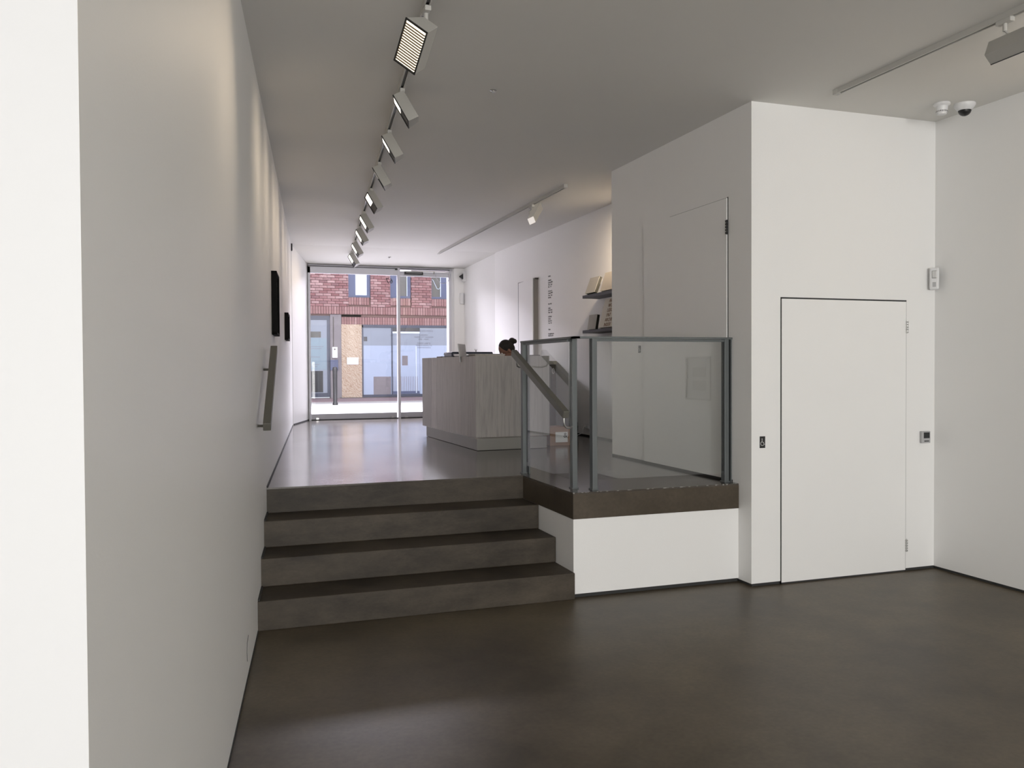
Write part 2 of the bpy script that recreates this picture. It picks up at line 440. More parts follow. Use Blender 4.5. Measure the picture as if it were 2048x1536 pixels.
# splayed jambs either side of the shopfront
struct(MB().prism([(lwx(13.08) - 0.002, 13.0), (1.36, FY + 0.02), (1.36, FY + 0.35), (0.6, FY + 0.35), (0.6, 13.0)], UF - 0.3, CH), 'wall_jamb_left', 'wall')
struct(MB().box(lwx(13.0) - 0.04, 12.90, CH - 0.10, lwx(13.0) + 0.012, 12.98, CH), 'slot_shade', 'gap')  # dark strip coloured as the shade of a slot under the ceiling
struct(MB().prism([(4.2, 13.05), (4.6, 13.05), (4.6, FY + 0.35), (3.97, FY + 0.35), (3.97, FY)], UF - 0.3, CH), 'wall_jamb_right', 'wall')
bb = MB().prism([(lwx(13.0) + 0.02, 13.02), (1.362, FY + 0.0), (1.362, FY + 0.03), (lwx(13.0), 13.04)], UF, UF + 0.018)
struct(bb, 'shadow_gap_jamb', 'gap')  # dark strip drawn as the gap's shade along the jamb foot
struct(MB().box(3.80, FY - 0.02, UF - 0.1, 3.98, FY + 0.3, CH), 'wall_front', 'wall')
# ceilings: main one, then the part falling towards the shopfront
struct(MB().box(-5.2, -9.2, CH, RX + 0.2, 12.98, CH + 0.15), 'ceiling', 'ceil')
struct(MB().hull([(0.5, 12.98, CH), (4.7, 12.98, CH), (4.7, FY + 0.4, 3.188), (0.5, FY + 0.4, 3.188)], [(0.5, 12.98, CH + .15), (4.7, 12.98, CH + .15), (4.7, FY + 0.4, CH + .15), (0.5, FY + 0.4, CH + .15)]), 'ceiling.001', 'ceil')
# right wall of the upper room
struct(MB().box(4.2, 7.2, UF + 0.02, 4.45, 13.06, CH + 0.05), 'wall_right_upper', 'wall')
struct(MB().box(4.215, 7.2, UF - 0.05, 4.45, 13.06, UF + 0.021), 'shadow_gap_right_upper', 'gap')  # set back and coloured dark as the shade under the wall
# right wall of the front room
struct(MB().box(RX, -9.2, 0.02, RX + 0.2, 5.3, CH + 0.05), 'wall_right', 'wall')
struct(MB().box(RX + 0.012, -9.2, -0.05, RX + 0.2, 5.3, 0.021), 'shadow_gap_right', 'gap')  # recess below the wall, its shade put into the dark colour
# the white block between the rooms
bk = MB().box(KX, KY, 0.022, RX + 0.1, 7.30, CH + 0.05)
struct(bk, 'wall_block', 'wall')
struct(MB().box(KX + 0.012, KY + 0.012, -0.05, RX + 0.1, 7.29, 0.023), 'shadow_gap_block', 'gap')  # block's foot recess, coloured dark for its shade
struct(MB().box(KX - 0.0015, 5.30, UF, KX + 0.01, 7.3, UF + 0.018), 'shadow_gap_block_side', 'gap')  # flat dark strip painted as a shadow gap, no recess behind
# back of the front room: large window between plain walls
struct(MB().box(-5.2, -9.2, -0.05, -2.3, -9.0, CH), 'wall_back', 'wall')
struct(MB().box(4.1, -9.2, -0.05, RX + .2, -9.0, CH), 'wall_back.001', 'wall')
struct(MB().box(-2.3, -9.2, 3.2, 4.1, -9.0, CH), 'wall_back.002', 'wall')
struct(MB().box(-2.3, -9.2, -0.05, 4.1, -9.0, 0.15), 'wall_back.003', 'wall')
struct(MB().box(-5.3, -9.2, -0.05, -5.1, 1.8, CH), 'wall_far_left', 'wall')
w2 = struct(MB().box(-2.3, -9.12, 0.15, 4.1, -9.11, 3.2), 'window_2', 'wglass')
for x in (-2.27, -0.2, 2.0, 4.07):
    MB().box(x - 0.03, -9.14, 0.15, x + 0.03, -9.08, 3.2).build('window_mullion', 'frame', w2)

# ------------------------------------------------------------------ steps
st = thing('concrete_steps', 'worn brown grey concrete steps rising from the lower floor to the upper floor', 'steps', (1.2, 5.2, 0))
RS = 0.1775
for i in range(3):
    y0 = 5.20 + 0.34 * i; z1 = RS * (i + 1)
    MB().prism([(lwx(y0) - 0.05, y0), (BX + 0.002, y0), (BX + 0.002, 6.30), (lwx(6.3) - 0.05, 6.30)], z1 - RS, z1).build('step', 'step', st, bevel=0.005)
# top riser belongs to the upper slab
MB().prism([(lwx(6.22) - 0.05, 6.216), (BX, 6.216), (BX, 6.26), (lwx(6.26) - 0.05, 6.26)], RS * 3 - 0.01, UF - 0.012).build('riser', 'step', st)
# cut ends where the steps meet the left wall, dark joint
for i in range(3):
    y0 = 5.20 + 0.34 * i; z1 = RS * (i + 1)
    a = Vector((lwx(y0 + 0.01), y0 + 0.01, 0)); b = Vector((lwx(y0 + 0.33), y0 + 0.33, 0))
    MB().hull([a + Vector((0, 0, z1)), b + Vector((0, 0, z1)), b + LN * 0.012 + Vector((0, 0, z1)), a + LN * 0.012 + Vector((0, 0, z1))],
              [a + Vector((0, 0, z1 + .01)), b + Vector((0, 0, z1 + .01)), b + LN * 0.012 + Vector((0, 0, z1 + .01)), a + LN * 0.012 + Vector((0, 0, z1 + .01))]).build('edge_joint', 'gap', st)

# ------------------------------------------------------------------ doors in the block
def door_front():
    d = struct(MB().box(3.757, KY - 0.006, 0.012, 4.862, KY - 0.001, 2.026), 'door_1', 'door')
    g = MB(); y0, y1 = KY - 0.0025, KY + 0.002
    g.box(3.750, y0, 0.0, 3.757, y1, 2.036); g.box(4.862, y0, 0.0, 4.867, y1, 2.036); g.box(3.750, y0, 2.026, 4.867, y1, 2.037); g.box(3.750, y0, 0, 4.867, KY + 0.01, 0.022)
    g.build('door_gap', 'gap', d)
    for z in (1.79, 0.15):
        h = MB().tube([(4.866, KY - 0.009, z), (4.866, KY - 0.009, z + 0.095)], 0.0065, 8)
        for k in range(5): h.box(4.858, KY - 0.0172, z + 0.019 * k + 0.002, 4.874, KY - 0.006, z + 0.019 * k + 0.013)
        h.build('hinge', 'chrome', d)


def door_side():
    d = struct(MB().box(KX - 0.010, 5.362, UF + 0.018, KX - 0.001, 6.645, 2.775), 'door_2', 'door')
    g = MB(); x0, x1 = KX - 0.003, KX + 0.002
    g.box(x0, 5.355, UF, x1, 5.362, 2.782); g.box(x0, 5.355, 2.775, x1, 6.2, 2.779); g.box(x0, 5.362, UF, KX + 0.01, 6.645, UF + 0.018)
    g.build('door_gap', 'gap', d)
    h = MB().tube([(KX - 0.012, 5.356, 2.51), (KX - 0.012, 5.356, 2.615)], 0.0065, 8)
    for k in range(5): h.box(KX - 0.021, 5.348, 2.513 + 0.021 * k, KX - 0.006, 5.364, 2.513 + 0.021 * k + 0.014)
    h.build('hinge', 'black', d)


door_front(); door_side()
# white door in the right wall of the upper room, standing a touch ajar
d4 = struct(MB().prism([(4.198, 11.90), (4.13, 11.12), (4.205, 11.10), (4.205, 11.90)], UF + 0.01, 2.795), 'door_4', 'door')
g = MB().box(4.197, 11.90, UF, 4.203, 11.915, 2.80); g.box(4.196, 11.12, 2.795, 4.203, 11.915, 2.803)
g.build('door_gap', 'ink_g', d4)
MB().box(4.134, 11.085, UF + 0.01, 4.198, 11.10, 2.79).build('door_edge', 'edge_shade', d4)  # edge of the white door, coloured darker to hold its shade
MB().box(4.15, 11.07, 2.775, 4.2, 11.10, 2.795).build('door_hinge', 'black', d4)

# ------------------------------------------------------------------ shopfront
win = struct(MB().box(1.36, FY - 0.03, UF, 1.395, FY + 0.05, 3.235), 'window_1', 'frame')
MB().box(1.36, FY - 0.03, 3.10, 2.83, FY + 0.05, 3.20).build('top_rail', 'frame', win)
MB().box(1.36, FY - 0.035, 3.20, 3.77, FY + 0.05, 3.235).build('head_bar', 'frame_s', win)  # grey bar across the window head
MB().box(1.36, FY - 0.038, 3.205, 3.72, FY - 0.034, 3.215).build('head_line', 'ink', win)
MB().box(1.40, FY - 0.02, UF + 0.012, 2.80, FY + 0.03, UF + 0.10).build('bottom_rail', 'frame_s', win)
MB().box(1.36, FY - 0.025, UF, 3.77, FY + 0.05, UF + 0.012).build('threshold', 'gap', win)
MB().box(2.82, FY - 0.04, UF, 2.862, FY + 0.05, 3.215).build('mullion', 'frame', win)
MB().box(3.705, FY - 0.03, UF, 3.75, FY + 0.05, 3.235).build('side_frame', 'frame', win)
MB().box(3.75, FY - 0.012, UF, 3.802, FY + 0.3, 3.235).build('side_reveal', 'plastic', win)
MB().box(1.395, FY + 0.004, UF + 0.10, 2.82, FY + 0.012, 3.10).build('glass_pane', 'wglass', win)
MB().box(2.78, FY - 0.05, 3.185, 2.82, FY - 0.03, 3.21).build('corner_patch', 'black', win)
for x in (1.47, 2.70): MB().box(x, FY - 0.045, UF + 0.012, x + 0.04, FY - 0.02, UF + 0.04).build('floor_bolt', 'chrome', win)
gd = struct(MB().box(2.868, FY + 0.004, UF + 0.10, 3.70, FY + 0.012, 3.10), 'door_3', 'wglass')
MB().box(2.868, FY - 0.02, 3.09, 3.70, FY + 0.03, 3.17).build('top_rail', 'frame', gd)
MB().box(2.868, FY - 0.02, UF + 0.014, 3.70, FY + 0.03, UF + 0.10).build('bottom_rail', 'frame_s', gd)
dc = MB().box(2.94, FY - 0.07, 3.115, 3.25, FY - 0.02, 3.165).build('door_closer', 'black', gd)
MB().box(2.96, FY - 0.073, 3.140, 3.23, FY - 0.069, 3.145).build('cover_strip', 'chrome', dc)
MB().box(3.05, FY - 0.06, 3.172, 3.69, FY - 0.04, 3.186).build('closer_arm', 'plinth', gd)
MB().box(2.93, FY - 0.04, UF + 0.012, 2.98, FY - 0.02, UF + 0.035).build('floor_bolt', 'chrome', gd)
cb = MB().tube([(3.60 + 0.13 * math.cos(t), FY - 0.05, 3.15 + 0.17 * math.sin(t)) for t in [math.pi + math.pi * k / 12 for k in range(13)]], 0.005, 6)
cb.build('cable_loop', 'frame_s', gd)
MB().box(3.44, FY - 0.043, 3.135, 3.455, FY - 0.02, 3.172).build('clip', 'plinth', gd)
# lettering on the glass, reading correctly from the street and so mirrored in here
text_mesh('house_number', ['67'], 0.125, (2.752, FY + 0.001, 2.965), (1, 0, 0), (0, 0, 1), 'ink', win, mirror=True)
text_mesh('lettering', ['LISSON GALLERY'], 0.036, (3.292, FY + 0.001, 2.165), (1, 0, 0), (0, 0, 1), 'ink_g', gd, mirror=True, align='CENTER')
text_mesh('lettering', ['OPENING', 'MONDAY TO FRIDAY', '10AM – 6PM'], 0.034, (3.27, FY + 0.001, 2.095), (1, 0, 0), (0, 0, 1), 'ink_g', gd, mirror=True, align='CENTER', spacing=1.05)
text_mesh('lettering', ['27 BELL STREET', '67 LISSON STREET', 'LONDON NW1'], 0.034, (3.27, FY + 0.001, 1.955), (1, 0, 0), (0, 0, 1), 'ink_g', gd, mirror=True, align='CENTER', spacing=1.05)
# sensor and switch box beside the shopfront
cs = thing('security_camera', 'small white wall camera with a black cone beside the top of the shopfront', 'camera', (3.93, FY - 0.05, 3.0))
MB().box(3.935, FY - 0.10, 3.02, 3.99, FY - 0.03, 3.18).build('housing', 'plastic', cs, bevel=0.006)
cs_l = MB().hull([(3.935, FY - 0.12, 3.06), (3.935, FY - 0.04, 3.06), (3.935, FY - 0.04, 3.15), (3.935, FY - 0.12, 3.15)], [(3.875, FY - 0.085, 3.10), (3.875, FY - 0.075, 3.10), (3.875, FY - 0.075, 3.11), (3.875, FY - 0.085, 3.11)])
cs_l.build('lens_cone', 'black', cs)
ab = thing('wall_access_box', 'slim pale grey access box on the pillar right of the shopfront', 'box', (3.93, FY - 0.02, 2.63))
MB().box(3.90, FY - 0.045, 2.64, 3.965, FY - 0.02, 2.83).build('case', 'plastic', ab, bevel=0.006)
MB().box(3.958, FY - 0.047, 2.635, 3.968, FY - 0.022, 2.825).build('side_strip', 'plastic_g', ab)

# ------------------------------------------------------------------ balustrade and handrails
bl = thing('glass_balustrade', 'grey steel framed glass balustrade standing round the landing edge', 'balustrade', (2.4, 5.35, UF))
PT = 1.745


def post(x, y, wx, wy):
    MB().box(x - wx / 2, y - wy / 2, UF, x + wx / 2, y + wy / 2, PT).build('post', 'steel', bl, bevel=0.002)
    MB().box(x - wx / 2 - 0.006, y - wy / 2 - 0.006, UF, x + wx / 2 + 0.006, y + wy / 2 + 0.006, UF + 0.008).build('base_plate', 'steel', bl)


post(2.277, 6.35, 0.030, 0.045)
post(2.313, 5.425, 0.036, 0.05)
post(2.418, 5.325, 0.036, 0.05)
post(3.468, 5.335, 0.034, 0.05)
MB().box(3.487, 5.345, UF, 3.502, 5.36, PT).build('wall_channel', 'steel_d', bl)
MB().box(3.500, 5.31, UF, 3.509, 5.36, PT).build('wall_angle', 'steel', bl)
MB().box(3.444, 5.328, 0.79, 3.452, 5.345, PT).build('glazing_channel', 'steel_d', bl)
MB().box(2.293, 6.325, 0.80, 2.303, 6.345, PT - 0.02).build('glazing_channel', 'steel_d', bl)
# second leaf of the far post, lighter edge
MB().box(2.303, 6.30, UF, 2.313, 6.36, PT).build('post_leaf', 'steel', bl)
tr = MB().box(2.262, 5.30, PT, 2.31, 6.38, PT + 0.014); tr.box(2.262, 5.30, PT, 3.509, 5.35, PT + 0.014)
tr.build('top_rail', 'steel', bl)
ur = MB().box(2.27, 5.44, PT - 0.018, 2.295, 6.34, PT - 0.002); ur.box(2.43, 5.318, PT - 0.018, 3.46, 5.343, PT - 0.002)
ur.build('under_rail', 'steel', bl)
MB().box(2.283, 5.44, 0.775, 2.293, 6.33, PT).build('glass_panel', 'glass', bl)
MB().box(2.436, 5.328, 0.775, 3.448, 5.338, PT).build('glass_panel', 'glass', bl)


def flat_bar(a, b, wdir, wv, hv):
    a, b = Vector(a), Vector(b); d = (b - a); L = d.length; d.normalize(); wd = Vector(wdir).normalized(); h = d.cross(wd).normalized()
    return MB().obox((a + b) / 2, d * L / 2, wd * wv / 2, h * hv / 2)


hr = thing('handrail_right', 'grey flat steel handrail falling beside the glass balustrade', 'handrail', (2.16, 5.7, 1.25)); hr.name = 'handrail'
flat_bar((2.16, 5.19, 1.235), (2.16, 6.24, 1.665), (1, 0, 0), 0.042, 0.050).build('bar', 'rail', hr, bevel=0.003)
MB().tube([(2.155, 5.215, 1.225), (2.155, 5.215, 1.185), (2.158, 5.217, 1.168), (2.168, 5.22, 1.153), (2.185, 5.225, 1.145), (2.21, 5.24, 1.143), (2.297, 5.41, 1.143)], 0.006, 8).build('bracket', 'chrome', hr)
MB().tube([(2.155, 6.16, 1.61), (2.155, 6.16, 1.58), (2.163, 6.17, 1.56), (2.19, 6.20, 1.552), (2.22, 6.25, 1.553), (2.275, 6.33, 1.56)], 0.006, 8).build('bracket', 'chrome', hr)
hl = thing('handrail_left', 'grey flat steel handrail fixed to the long left wall beside the steps', 'handrail', tuple(lp(5.7, 1.2, .05))); hl.name = 'handrail'
flat_bar(lp(5.23, 1.205, 0.062), lp(6.20, 1.69, 0.062), tuple(LN), 0.045, 0.05).build('bar', 'rail', hl, bevel=0.003)
for y, z in ((5.36, 1.215), (6.0, 1.555)):
    MB().tube([lp(y, z - 0.01, 0.0), lp(y - 0.04, z - 0.01, 0.055)], 0.008, 8).build('bracket', 'rail', hl)

# ------------------------------------------------------------------ reception desk
dk = thing('reception_desk', 'large limed plywood reception desk on a recessed grey plinth', 'desk', (2.85, 9.3, UF))
DT = 1.672; DB = 0.83
MB().prism([(2.448, 8.22), (3.215, 8.25), (3.215, 10.3), (2.398, 10.23)], UF + 0.004, DB).build('plinth', 'plinth', dk)
MB().prism([(2.46, 8.24), (3.2, 8.27), (3.2, 10.28), (2.41, 10.2)], UF, UF + 0.005).build('plinth_gap', 'gap', dk)
A = Vector((2.486, 8.385, 0)); B = Vector((2.40, 10.45, 0)); n_in = Vector((1, 0.04, 0)).normalized()
cuts = [0.0, 0.245, 0.70, 0.80, 1.0]   # board joints along the long side
def joint(t): return A.lerp(B, t)
for i in range(4):
    a = joint(cuts[i]) + Vector((0, 0.003, 0)); b = joint(cuts[i + 1]) - Vector((0, 0.003, 0)); ai = a + n_in * 0.03; bi = b + n_in * 0.03
    MB().prism([(a.x, a.y), (ai.x, ai.y), (bi.x, bi.y), (b.x, b.y)], DB, DT).build('side_board', 'desk', dk)
MB().box(2.489, 8.385, DB, 3.299, 8.415, DT).build('front_board', 'desk', dk)
MB().box(3.27, 8.418, DB, 3.30, 9.0, DT).build('end_board', 'desk', dk)
MB().box(2.43, 10.42, DB, 3.30, 10.45, DT).build('back_board', 'desk', dk)
MB().prism([(2.51, 8.416), (3.268, 8.416), (3.268, 9.0), (3.05, 9.25), (3.05, 10.418), (2.435, 10.418)], 1.56, 1.60).build('worktop', 'desk', dk)
MB().prism([(2.51, 8.416), (3.0, 8.416), (3.0, 10.418), (2.435, 10.418)], DB, DB + 0.02).build('bottom_board', 'desk', dk)
# things standing on the desk
lt = thing('laptop', 'silver laptop with its lid up on the reception desk', 'laptop', (2.60, 8.98, 1.60))
MB().obox((2.66, 8.98, 1.607), (0.10, 0.01, 0), (-0.015, 0.15, 0), (0, 0, 0.007)).build('keyboard_base', 'laptop', lt, bevel=0.002)
MB().obox((2.517, 8.99, 1.71), (-0.012, 0.0, 0.1), (0.075, 0.13, 0.0), (0.004, -0.002, 0.0)).build('lid', 'laptop', lt, bevel=0.002)
pr = thing('printer', 'low black printer with a blue grey lid beside the laptop on the desk', 'printer', (2.88, 9.95, 1.60))
MB().box(2.66, 9.88, 1.60, 3.02, 10.2, 1.70).build('body', 'screen', pr, bevel=0.008)
lid = MB().box(2.63, 9.86, 1.722, 3.14, 10.24, 1.742); lid.box(2.63, 9.86, 1.60, 2.65, 10.24, 1.722); lid.box(3.12, 9.86, 1.60, 3.14, 10.24, 1.722)
lid.build('lid', 'dkframe', pr, bevel=0.008)
MB().box(2.66, 9.865, 1.685, 2.73, 9.88, 1.70).build('paper_tray', 'plastic_g', pr)
fg = thing('small_figurine', 'tiny grey forked ornament standing on top of the black printer', 'ornament', (2.97, 10.0, 1.742))
MB().tube([(2.97, 10.0, 1.742), (2.97, 10.0, 1.757)], 0.006, 6).tube([(2.97, 10.0, 1.755), (2.955, 10.0, 1.778)], 0.004, 6).tube([(2.97, 10.0, 1.755), (2.983, 10.0, 1.775)], 0.004, 6).build('twig', 'plinth', fg)
ps = thing('paper_stack', 'buff stack of folders lying along the desk edge below the laptop', 'folders', (2.7, 8.62, 1.60))
for k in range(7):
    MB().box(2.53 + 0.004 * (k % 3), 8.56, 1.60 + 0.0137 * k, 2.865 - 0.005 * (k % 2), 8.80, 1.6132 + 0.0137 * k).build('folder', 'book_b' if k % 3 else 'desk', ps)
ct = thing('card_tray', 'low dark tray of cards at the far left end of the desk', 'tray', (2.60, 9.95, 1.60))
MB().box(2.50, 9.86, 1.60, 2.64, 10.1, 1.688).build('tray', 'shelf', ct, bevel=0.004)
MB().box(2.515, 9.858, 1.62, 2.625, 9.99, 1.683).build('cards', 'plastic_g', ct)
sp = thing('stapler', 'small black stapler on the right end of the desk', 'stapler', (3.2, 8.55, 1.60))
MB().box(3.12, 8.52, 1.60, 3.255, 8.57, 1.665).build('base', 'black', sp, bevel=0.004)
MB().box(3.125, 8.525, 1.668, 3.25, 8.565, 1.684).build('arm', 'black', sp, bevel=0.003)
# carton and cables beside the desk
cbx = thing('cardboard_box', 'brown cardboard carton with a white label on the floor by the desk', 'carton', (3.45, 8.6, UF))
MB().box(3.33, 8.45, UF, 3.565, 8.75, UF + 0.195).build('carton', 'card', cbx, bevel=0.002)
MB().box(3.33, 8.448, UF + 0.185, 3.565, 8.6, UF + 0.199).build('flap', 'card', cbx)
lb = MB().box(3.392, 8.446, UF + 0.035, 3.532, 8.4495, UF + 0.145).build('shipping_label', 'paper', cbx)
text_mesh('ampersand', ['&'], 0.075, (3.482, 8.4445, UF + 0.085), (1, 0, 0), (0, 0, 1), 'ink', lb)
cc = thing('cable_bundle', 'black tangle of cables at the foot of the right wall', 'cables', (4.05, 9.35, UF))
cm = MB()
for k in range(9):
    r = 0.05 + 0.008 * (k % 4); ph = k * 0.7
    cm.tube([(4.08 + 0.03 * math.sin(ph + t), 9.55 + r * math.cos(t + ph), UF + 0.09 + 0.085 * math.sin(t) * (0.6 + 0.4 * math.sin(ph))) for t in [2 * math.pi * q / 14 for q in range(15)]], 0.009, 6)
cm.build('black_cable', 'black', cc)
MB().tube([(4.18, 9.45, 0.83), (4.15, 9.4, 0.84), (4.12, 9.38, 0.80), (4.12, 9.38, 0.76), (4.05, 9.43, 0.722), (3.98, 9.5, 0.718)], 0.004, 6).build('white_cable', 'plastic', cc)
sk = thing('wall_socket', 'white double socket low on the right wall above the cables', 'socket', (4.2, 9.4, 0.80))
MB().box(4.188, 9.36, 0.80, 4.2, 9.48, 0.87).build('face_plate', 'plastic', sk, bevel=0.003)
for y in (9.39, 9.45): MB().box(4.180, y - 0.018, 0.81, 4.19, y + 0.018, 0.85).build('plug', 'plastic', sk, bevel=0.003)
wsx = thing('back_counter', 'low counter with a pale top and a front coloured dark as shade between the desk and the right wall', 'counter', (3.8, 10.75, UF))
MB().box(3.34, 10.41, 1.585, 4.199, 11.05, 1.635).build('top', 'plinth', wsx, bevel=0.004)
MB().box(3.36, 10.44, UF, 4.199, 11.03, 1.585).build('body', 'shelf', wsx)
for x0 in (3.37, 3.785): MB().box(x0, 10.425, UF + 0.08, x0 + 0.405, 10.44, 1.575).build('cupboard_door', 'front_shade', wsx)  # fronts coloured dark to carry the shade they stand in
rg = MB()
rg.tube([(4.155 + 0.014 * math.cos(t), 10.418, 1.50 + 0.035 * math.sin(t)) for t in [2 * math.pi * q / 16 for q in range(17)]], 0.004, 6)
rg.build('ring_pull', 'plastic', wsx)

# ------------------------------------------------------------------ shelves and books on the right wall
def shelf(z, lab):
    s = thing('wall_shelf', lab, 'shelf', (4.09, 8.6, z))
    MB().box(3.985, 7.35, z, 4.199, 9.07, z + 0.034).build('board', 'shelf', s, bevel=0.002)
    return s


shelf(2.343, 'dark grey shelf on the right wall, upper one')
shelf(1.94, 'dark grey shelf on the right wall, lower one')


def book(name, lab, y, z, wd, ht, th, lean, cover, spine_mat, x=4.03, group=None):
    """a book standing face out, leaning back on the wall; y is its near edge"""
    b = thing(name, lab, 'book', (x, y + wd / 2, z), group)
    lean_v = Vector((math.sin(lean), 0, math.cos(lean))); nrm = Vector((-math.cos(lean), 0, math.sin(lean)))
    c0 = Vector((x, y + wd / 2, z + abs(th * math.sin(lean)) * 0.5)) + lean_v * ht / 2
    MB().obox(c0 - nrm * 0.0, Vector((0, wd / 2 - 0.003, 0)), lean_v * (ht / 2 - 0.003), nrm * (th / 2 - 0.003)).build('pages', spine_mat, b)
    MB().obox(c0 + nrm * (th / 2 - 0.0015), Vector((0, wd / 2, 0)), lean_v * ht / 2, nrm * 0.0015).build('front_cover', cover, b)
    MB().obox(c0 - nrm * (th / 2 - 0.0015), Vector((0, wd / 2, 0)), lean_v * ht / 2, nrm * 0.0015).build('back_cover', cover, b)
    return b, c0, lean_v, nrm


book('book', 'thick grey book leaning at the far end of the upper shelf', 8.73, 2.378, 0.26, 0.195, 0.04, 0.36, 'book_g', 'book_d', x=4.0)
book('book', 'beige book leaning beside the white block on the upper shelf', 8.18, 2.378, 0.41, 0.215, 0.03, 0.30, 'book_b', 'book_b', x=4.0)
book('book', 'small pale book with a dark spine at the far end of the lower shelf', 8.78, 1.975, 0.22, 0.17, 0.035, 0.16, 'book_g', 'book_d', x=4.03)
book('book', 'plain cream book standing behind the lettered one on the lower shelf', 8.58, 1.975, 0.22, 0.255, 0.02, 0.12, 'book_b', 'book_b', x=4.10)
bk5, c0, lv, nv = book('book', 'tall white book with brown lettering on the lower shelf', 8.20, 1.975, 0.43, 0.335, 0.04, 0.25, 'book_w', 'book_w', x=4.005)
text_mesh('title', ['ARTIST', 'WORK', 'LISSON', '1967', 'ARCHIVE', 'INDEX'], 0.056, tuple(c0 + nv * 0.021 + lv * 0.118 + Vector((0, 0.09, 0))), (0, -1, 0), tuple(lv), 'card', bk5, spacing=0.98)
# vinyl wall text
wt = thing('wall_text', 'column of small black vinyl lettering on the right wall beside the door', 'lettering', (4.199, 10.69, 1.95))
LINES = [('London', 0), ('', 0), ('27 Bell St', 0), ('London NW1', 0), ('10am – 6pm', 0), ('Mon – Fri', 0), ('', 0), ('67 Lisson St', 0), ('London NW1', 0), ('11am – 5pm', 0), ('Saturday', 0), ('', 0), ('', 0),
         ('New York', 0), ('', 0), ('Gallery', 0), ('504 W 24th', 0), ('10am – 6pm', 0), ('', 0), ('138 Tenth', 0), ('Avenue', 0), ('New York', 0), ('Tues – Sat', 0), ('', 0), ('', 0), ('Online', 0), ('', 0), ('lissongallery.com', 0), ('020 7724 2739', 0)]
zz = 2.765; pitch_z = 0.0286
for i, (s, _) in enumerate(LINES):
    if s: text_mesh('text_line', [s], 0.029, (4.1985, 10.70, zz - pitch_z * i), (0, -1, 0), (0, 0, 1), 'ink_g', wt, depth=0.0006)

# ------------------------------------------------------------------ pictures
def frame_left(y0, y1, z0, z1, lab):
    f = thing('picture_frame', lab, 'picture', tuple(lp((y0 + y1) / 2, z0)))
    a, b = lp(y0, 0, 0.001), lp(y1, 0, 0.001); d = LN * 0.042
    def q(p, z): return Vector((p.x, p.y, z))
    t = 0.018
    e = MB()
    u = (b - a).normalized()
    for pa, pb, za, zb in ((a, a + u * t, z0, z1), (b - u * t, b, z0, z1), (a, b, z0, z0 + t), (a, b, z1 - t, z1)):
        e.hull([q(pa, za), q(pb, za), q(pb + d, za), q(pa + d, za)], [q(pa, zb), q(pb, zb), q(pb + d, zb), q(pa + d, zb)])
    e.build('moulding', 'framek', f)
    pa, pb = a + u * t + LN * 0.02, b - u * t + LN * 0.02
    MB().hull([q(pa, z0 + t), q(pb, z0 + t), q(pb + LN * .004, z0 + t), q(pa + LN * .004, z0 + t)], [q(pa, z1 - t), q(pb, z1 - t), q(pb + LN * .004, z1 - t), q(pa + LN * .004, z1 - t)]).build('print', 'paned', f)


frame_left(7.16, 7.66, 1.83, 2.345, 'larger black framed picture on the left wall, nearer the steps')
frame_left(10.0, 10.55, 1.88, 2.19, 'smaller black framed picture on the left wall, farther from the steps')
fp = thing('framed_print', 'white framed print of two small squares on the right wall, mirrored in the balustrade glass', 'picture', (RX - 0.01, 2.3, 1.17))
fy0, fy1, fz0, fz1 = 1.98, 2.52, 1.17, 1.66
e = MB()
for ya, yb, za, zb in ((fy0, fy0 + .02, fz0, fz1), (fy1 - .02, fy1, fz0, fz1), (fy0, fy1, fz0, fz0 + .02), (fy0, fy1, fz1 - .02, fz1)): e.box(RX - 0.035, ya, za, RX - 0.001, yb, zb)
e.build('moulding', 'plinth', fp)
mt_ = MB().box(RX - 0.022, fy0 + .02, fz0 + .02, RX - 0.012, fy1 - .02, fz1 - .02).build('mount', 'paper', fp)
for z in (1.28, 1.43): MB().box(RX - 0.025, 2.13, z, RX - 0.0225, 2.40, z + 0.11).build('print', 'book_g', mt_)

# ------------------------------------------------------------------ ceiling tracks and lamps
def track(name_lab, a, b, cat='light track'):
    a, b = Vector(a), Vector(b); d = (b - a).normalized(); s = Vector((0, 0, 1)).cross(d).normalized(); L = (b - a).length
    t = thing('lighting_track', name_lab, cat, tuple((a + b) / 2))
    zt = CH - 0.0005
    for off in (-0.0135, 0.0135):
        MB().obox((a + b) / 2 + s * off + Vector((0, 0, zt - 0.016 - a.z)), d * L / 2, s * 0.0045, Vector((0, 0, 0.016))).build('track_side', 'track', t)
    MB().obox((a + b) / 2 + Vector((0, 0, zt - 0.012 - a.z)), d * (L / 2 - 0.01), s * 0.009, Vector((0, 0, 0.010))).build('track_channel', 'black', t)
    for p, sg in ((a, 1), (b, -1)):
        MB().obox(p + d * 0.02 * sg + Vector((0, 0, zt - 0.0165 - a.z)), d * 0.021, s * 0.0195, Vector((0, 0, 0.0172))).build('end_cap', 'track', t)
    return t


def trx(y): return 1.0 + 0.1048 * (y - 4.19)


track('long white lighting track running above the left wall', (trx(1.2), 1.2, CH), (trx(13.9), 13.9, CH))
track('white lighting track running above the reception desk', (3.31, 7.94, CH), (3.31, 14.0, CH))
track('short white lighting track above the white door at the right', (3.908, 4.70, CH), (3.908, -1.5, CH))


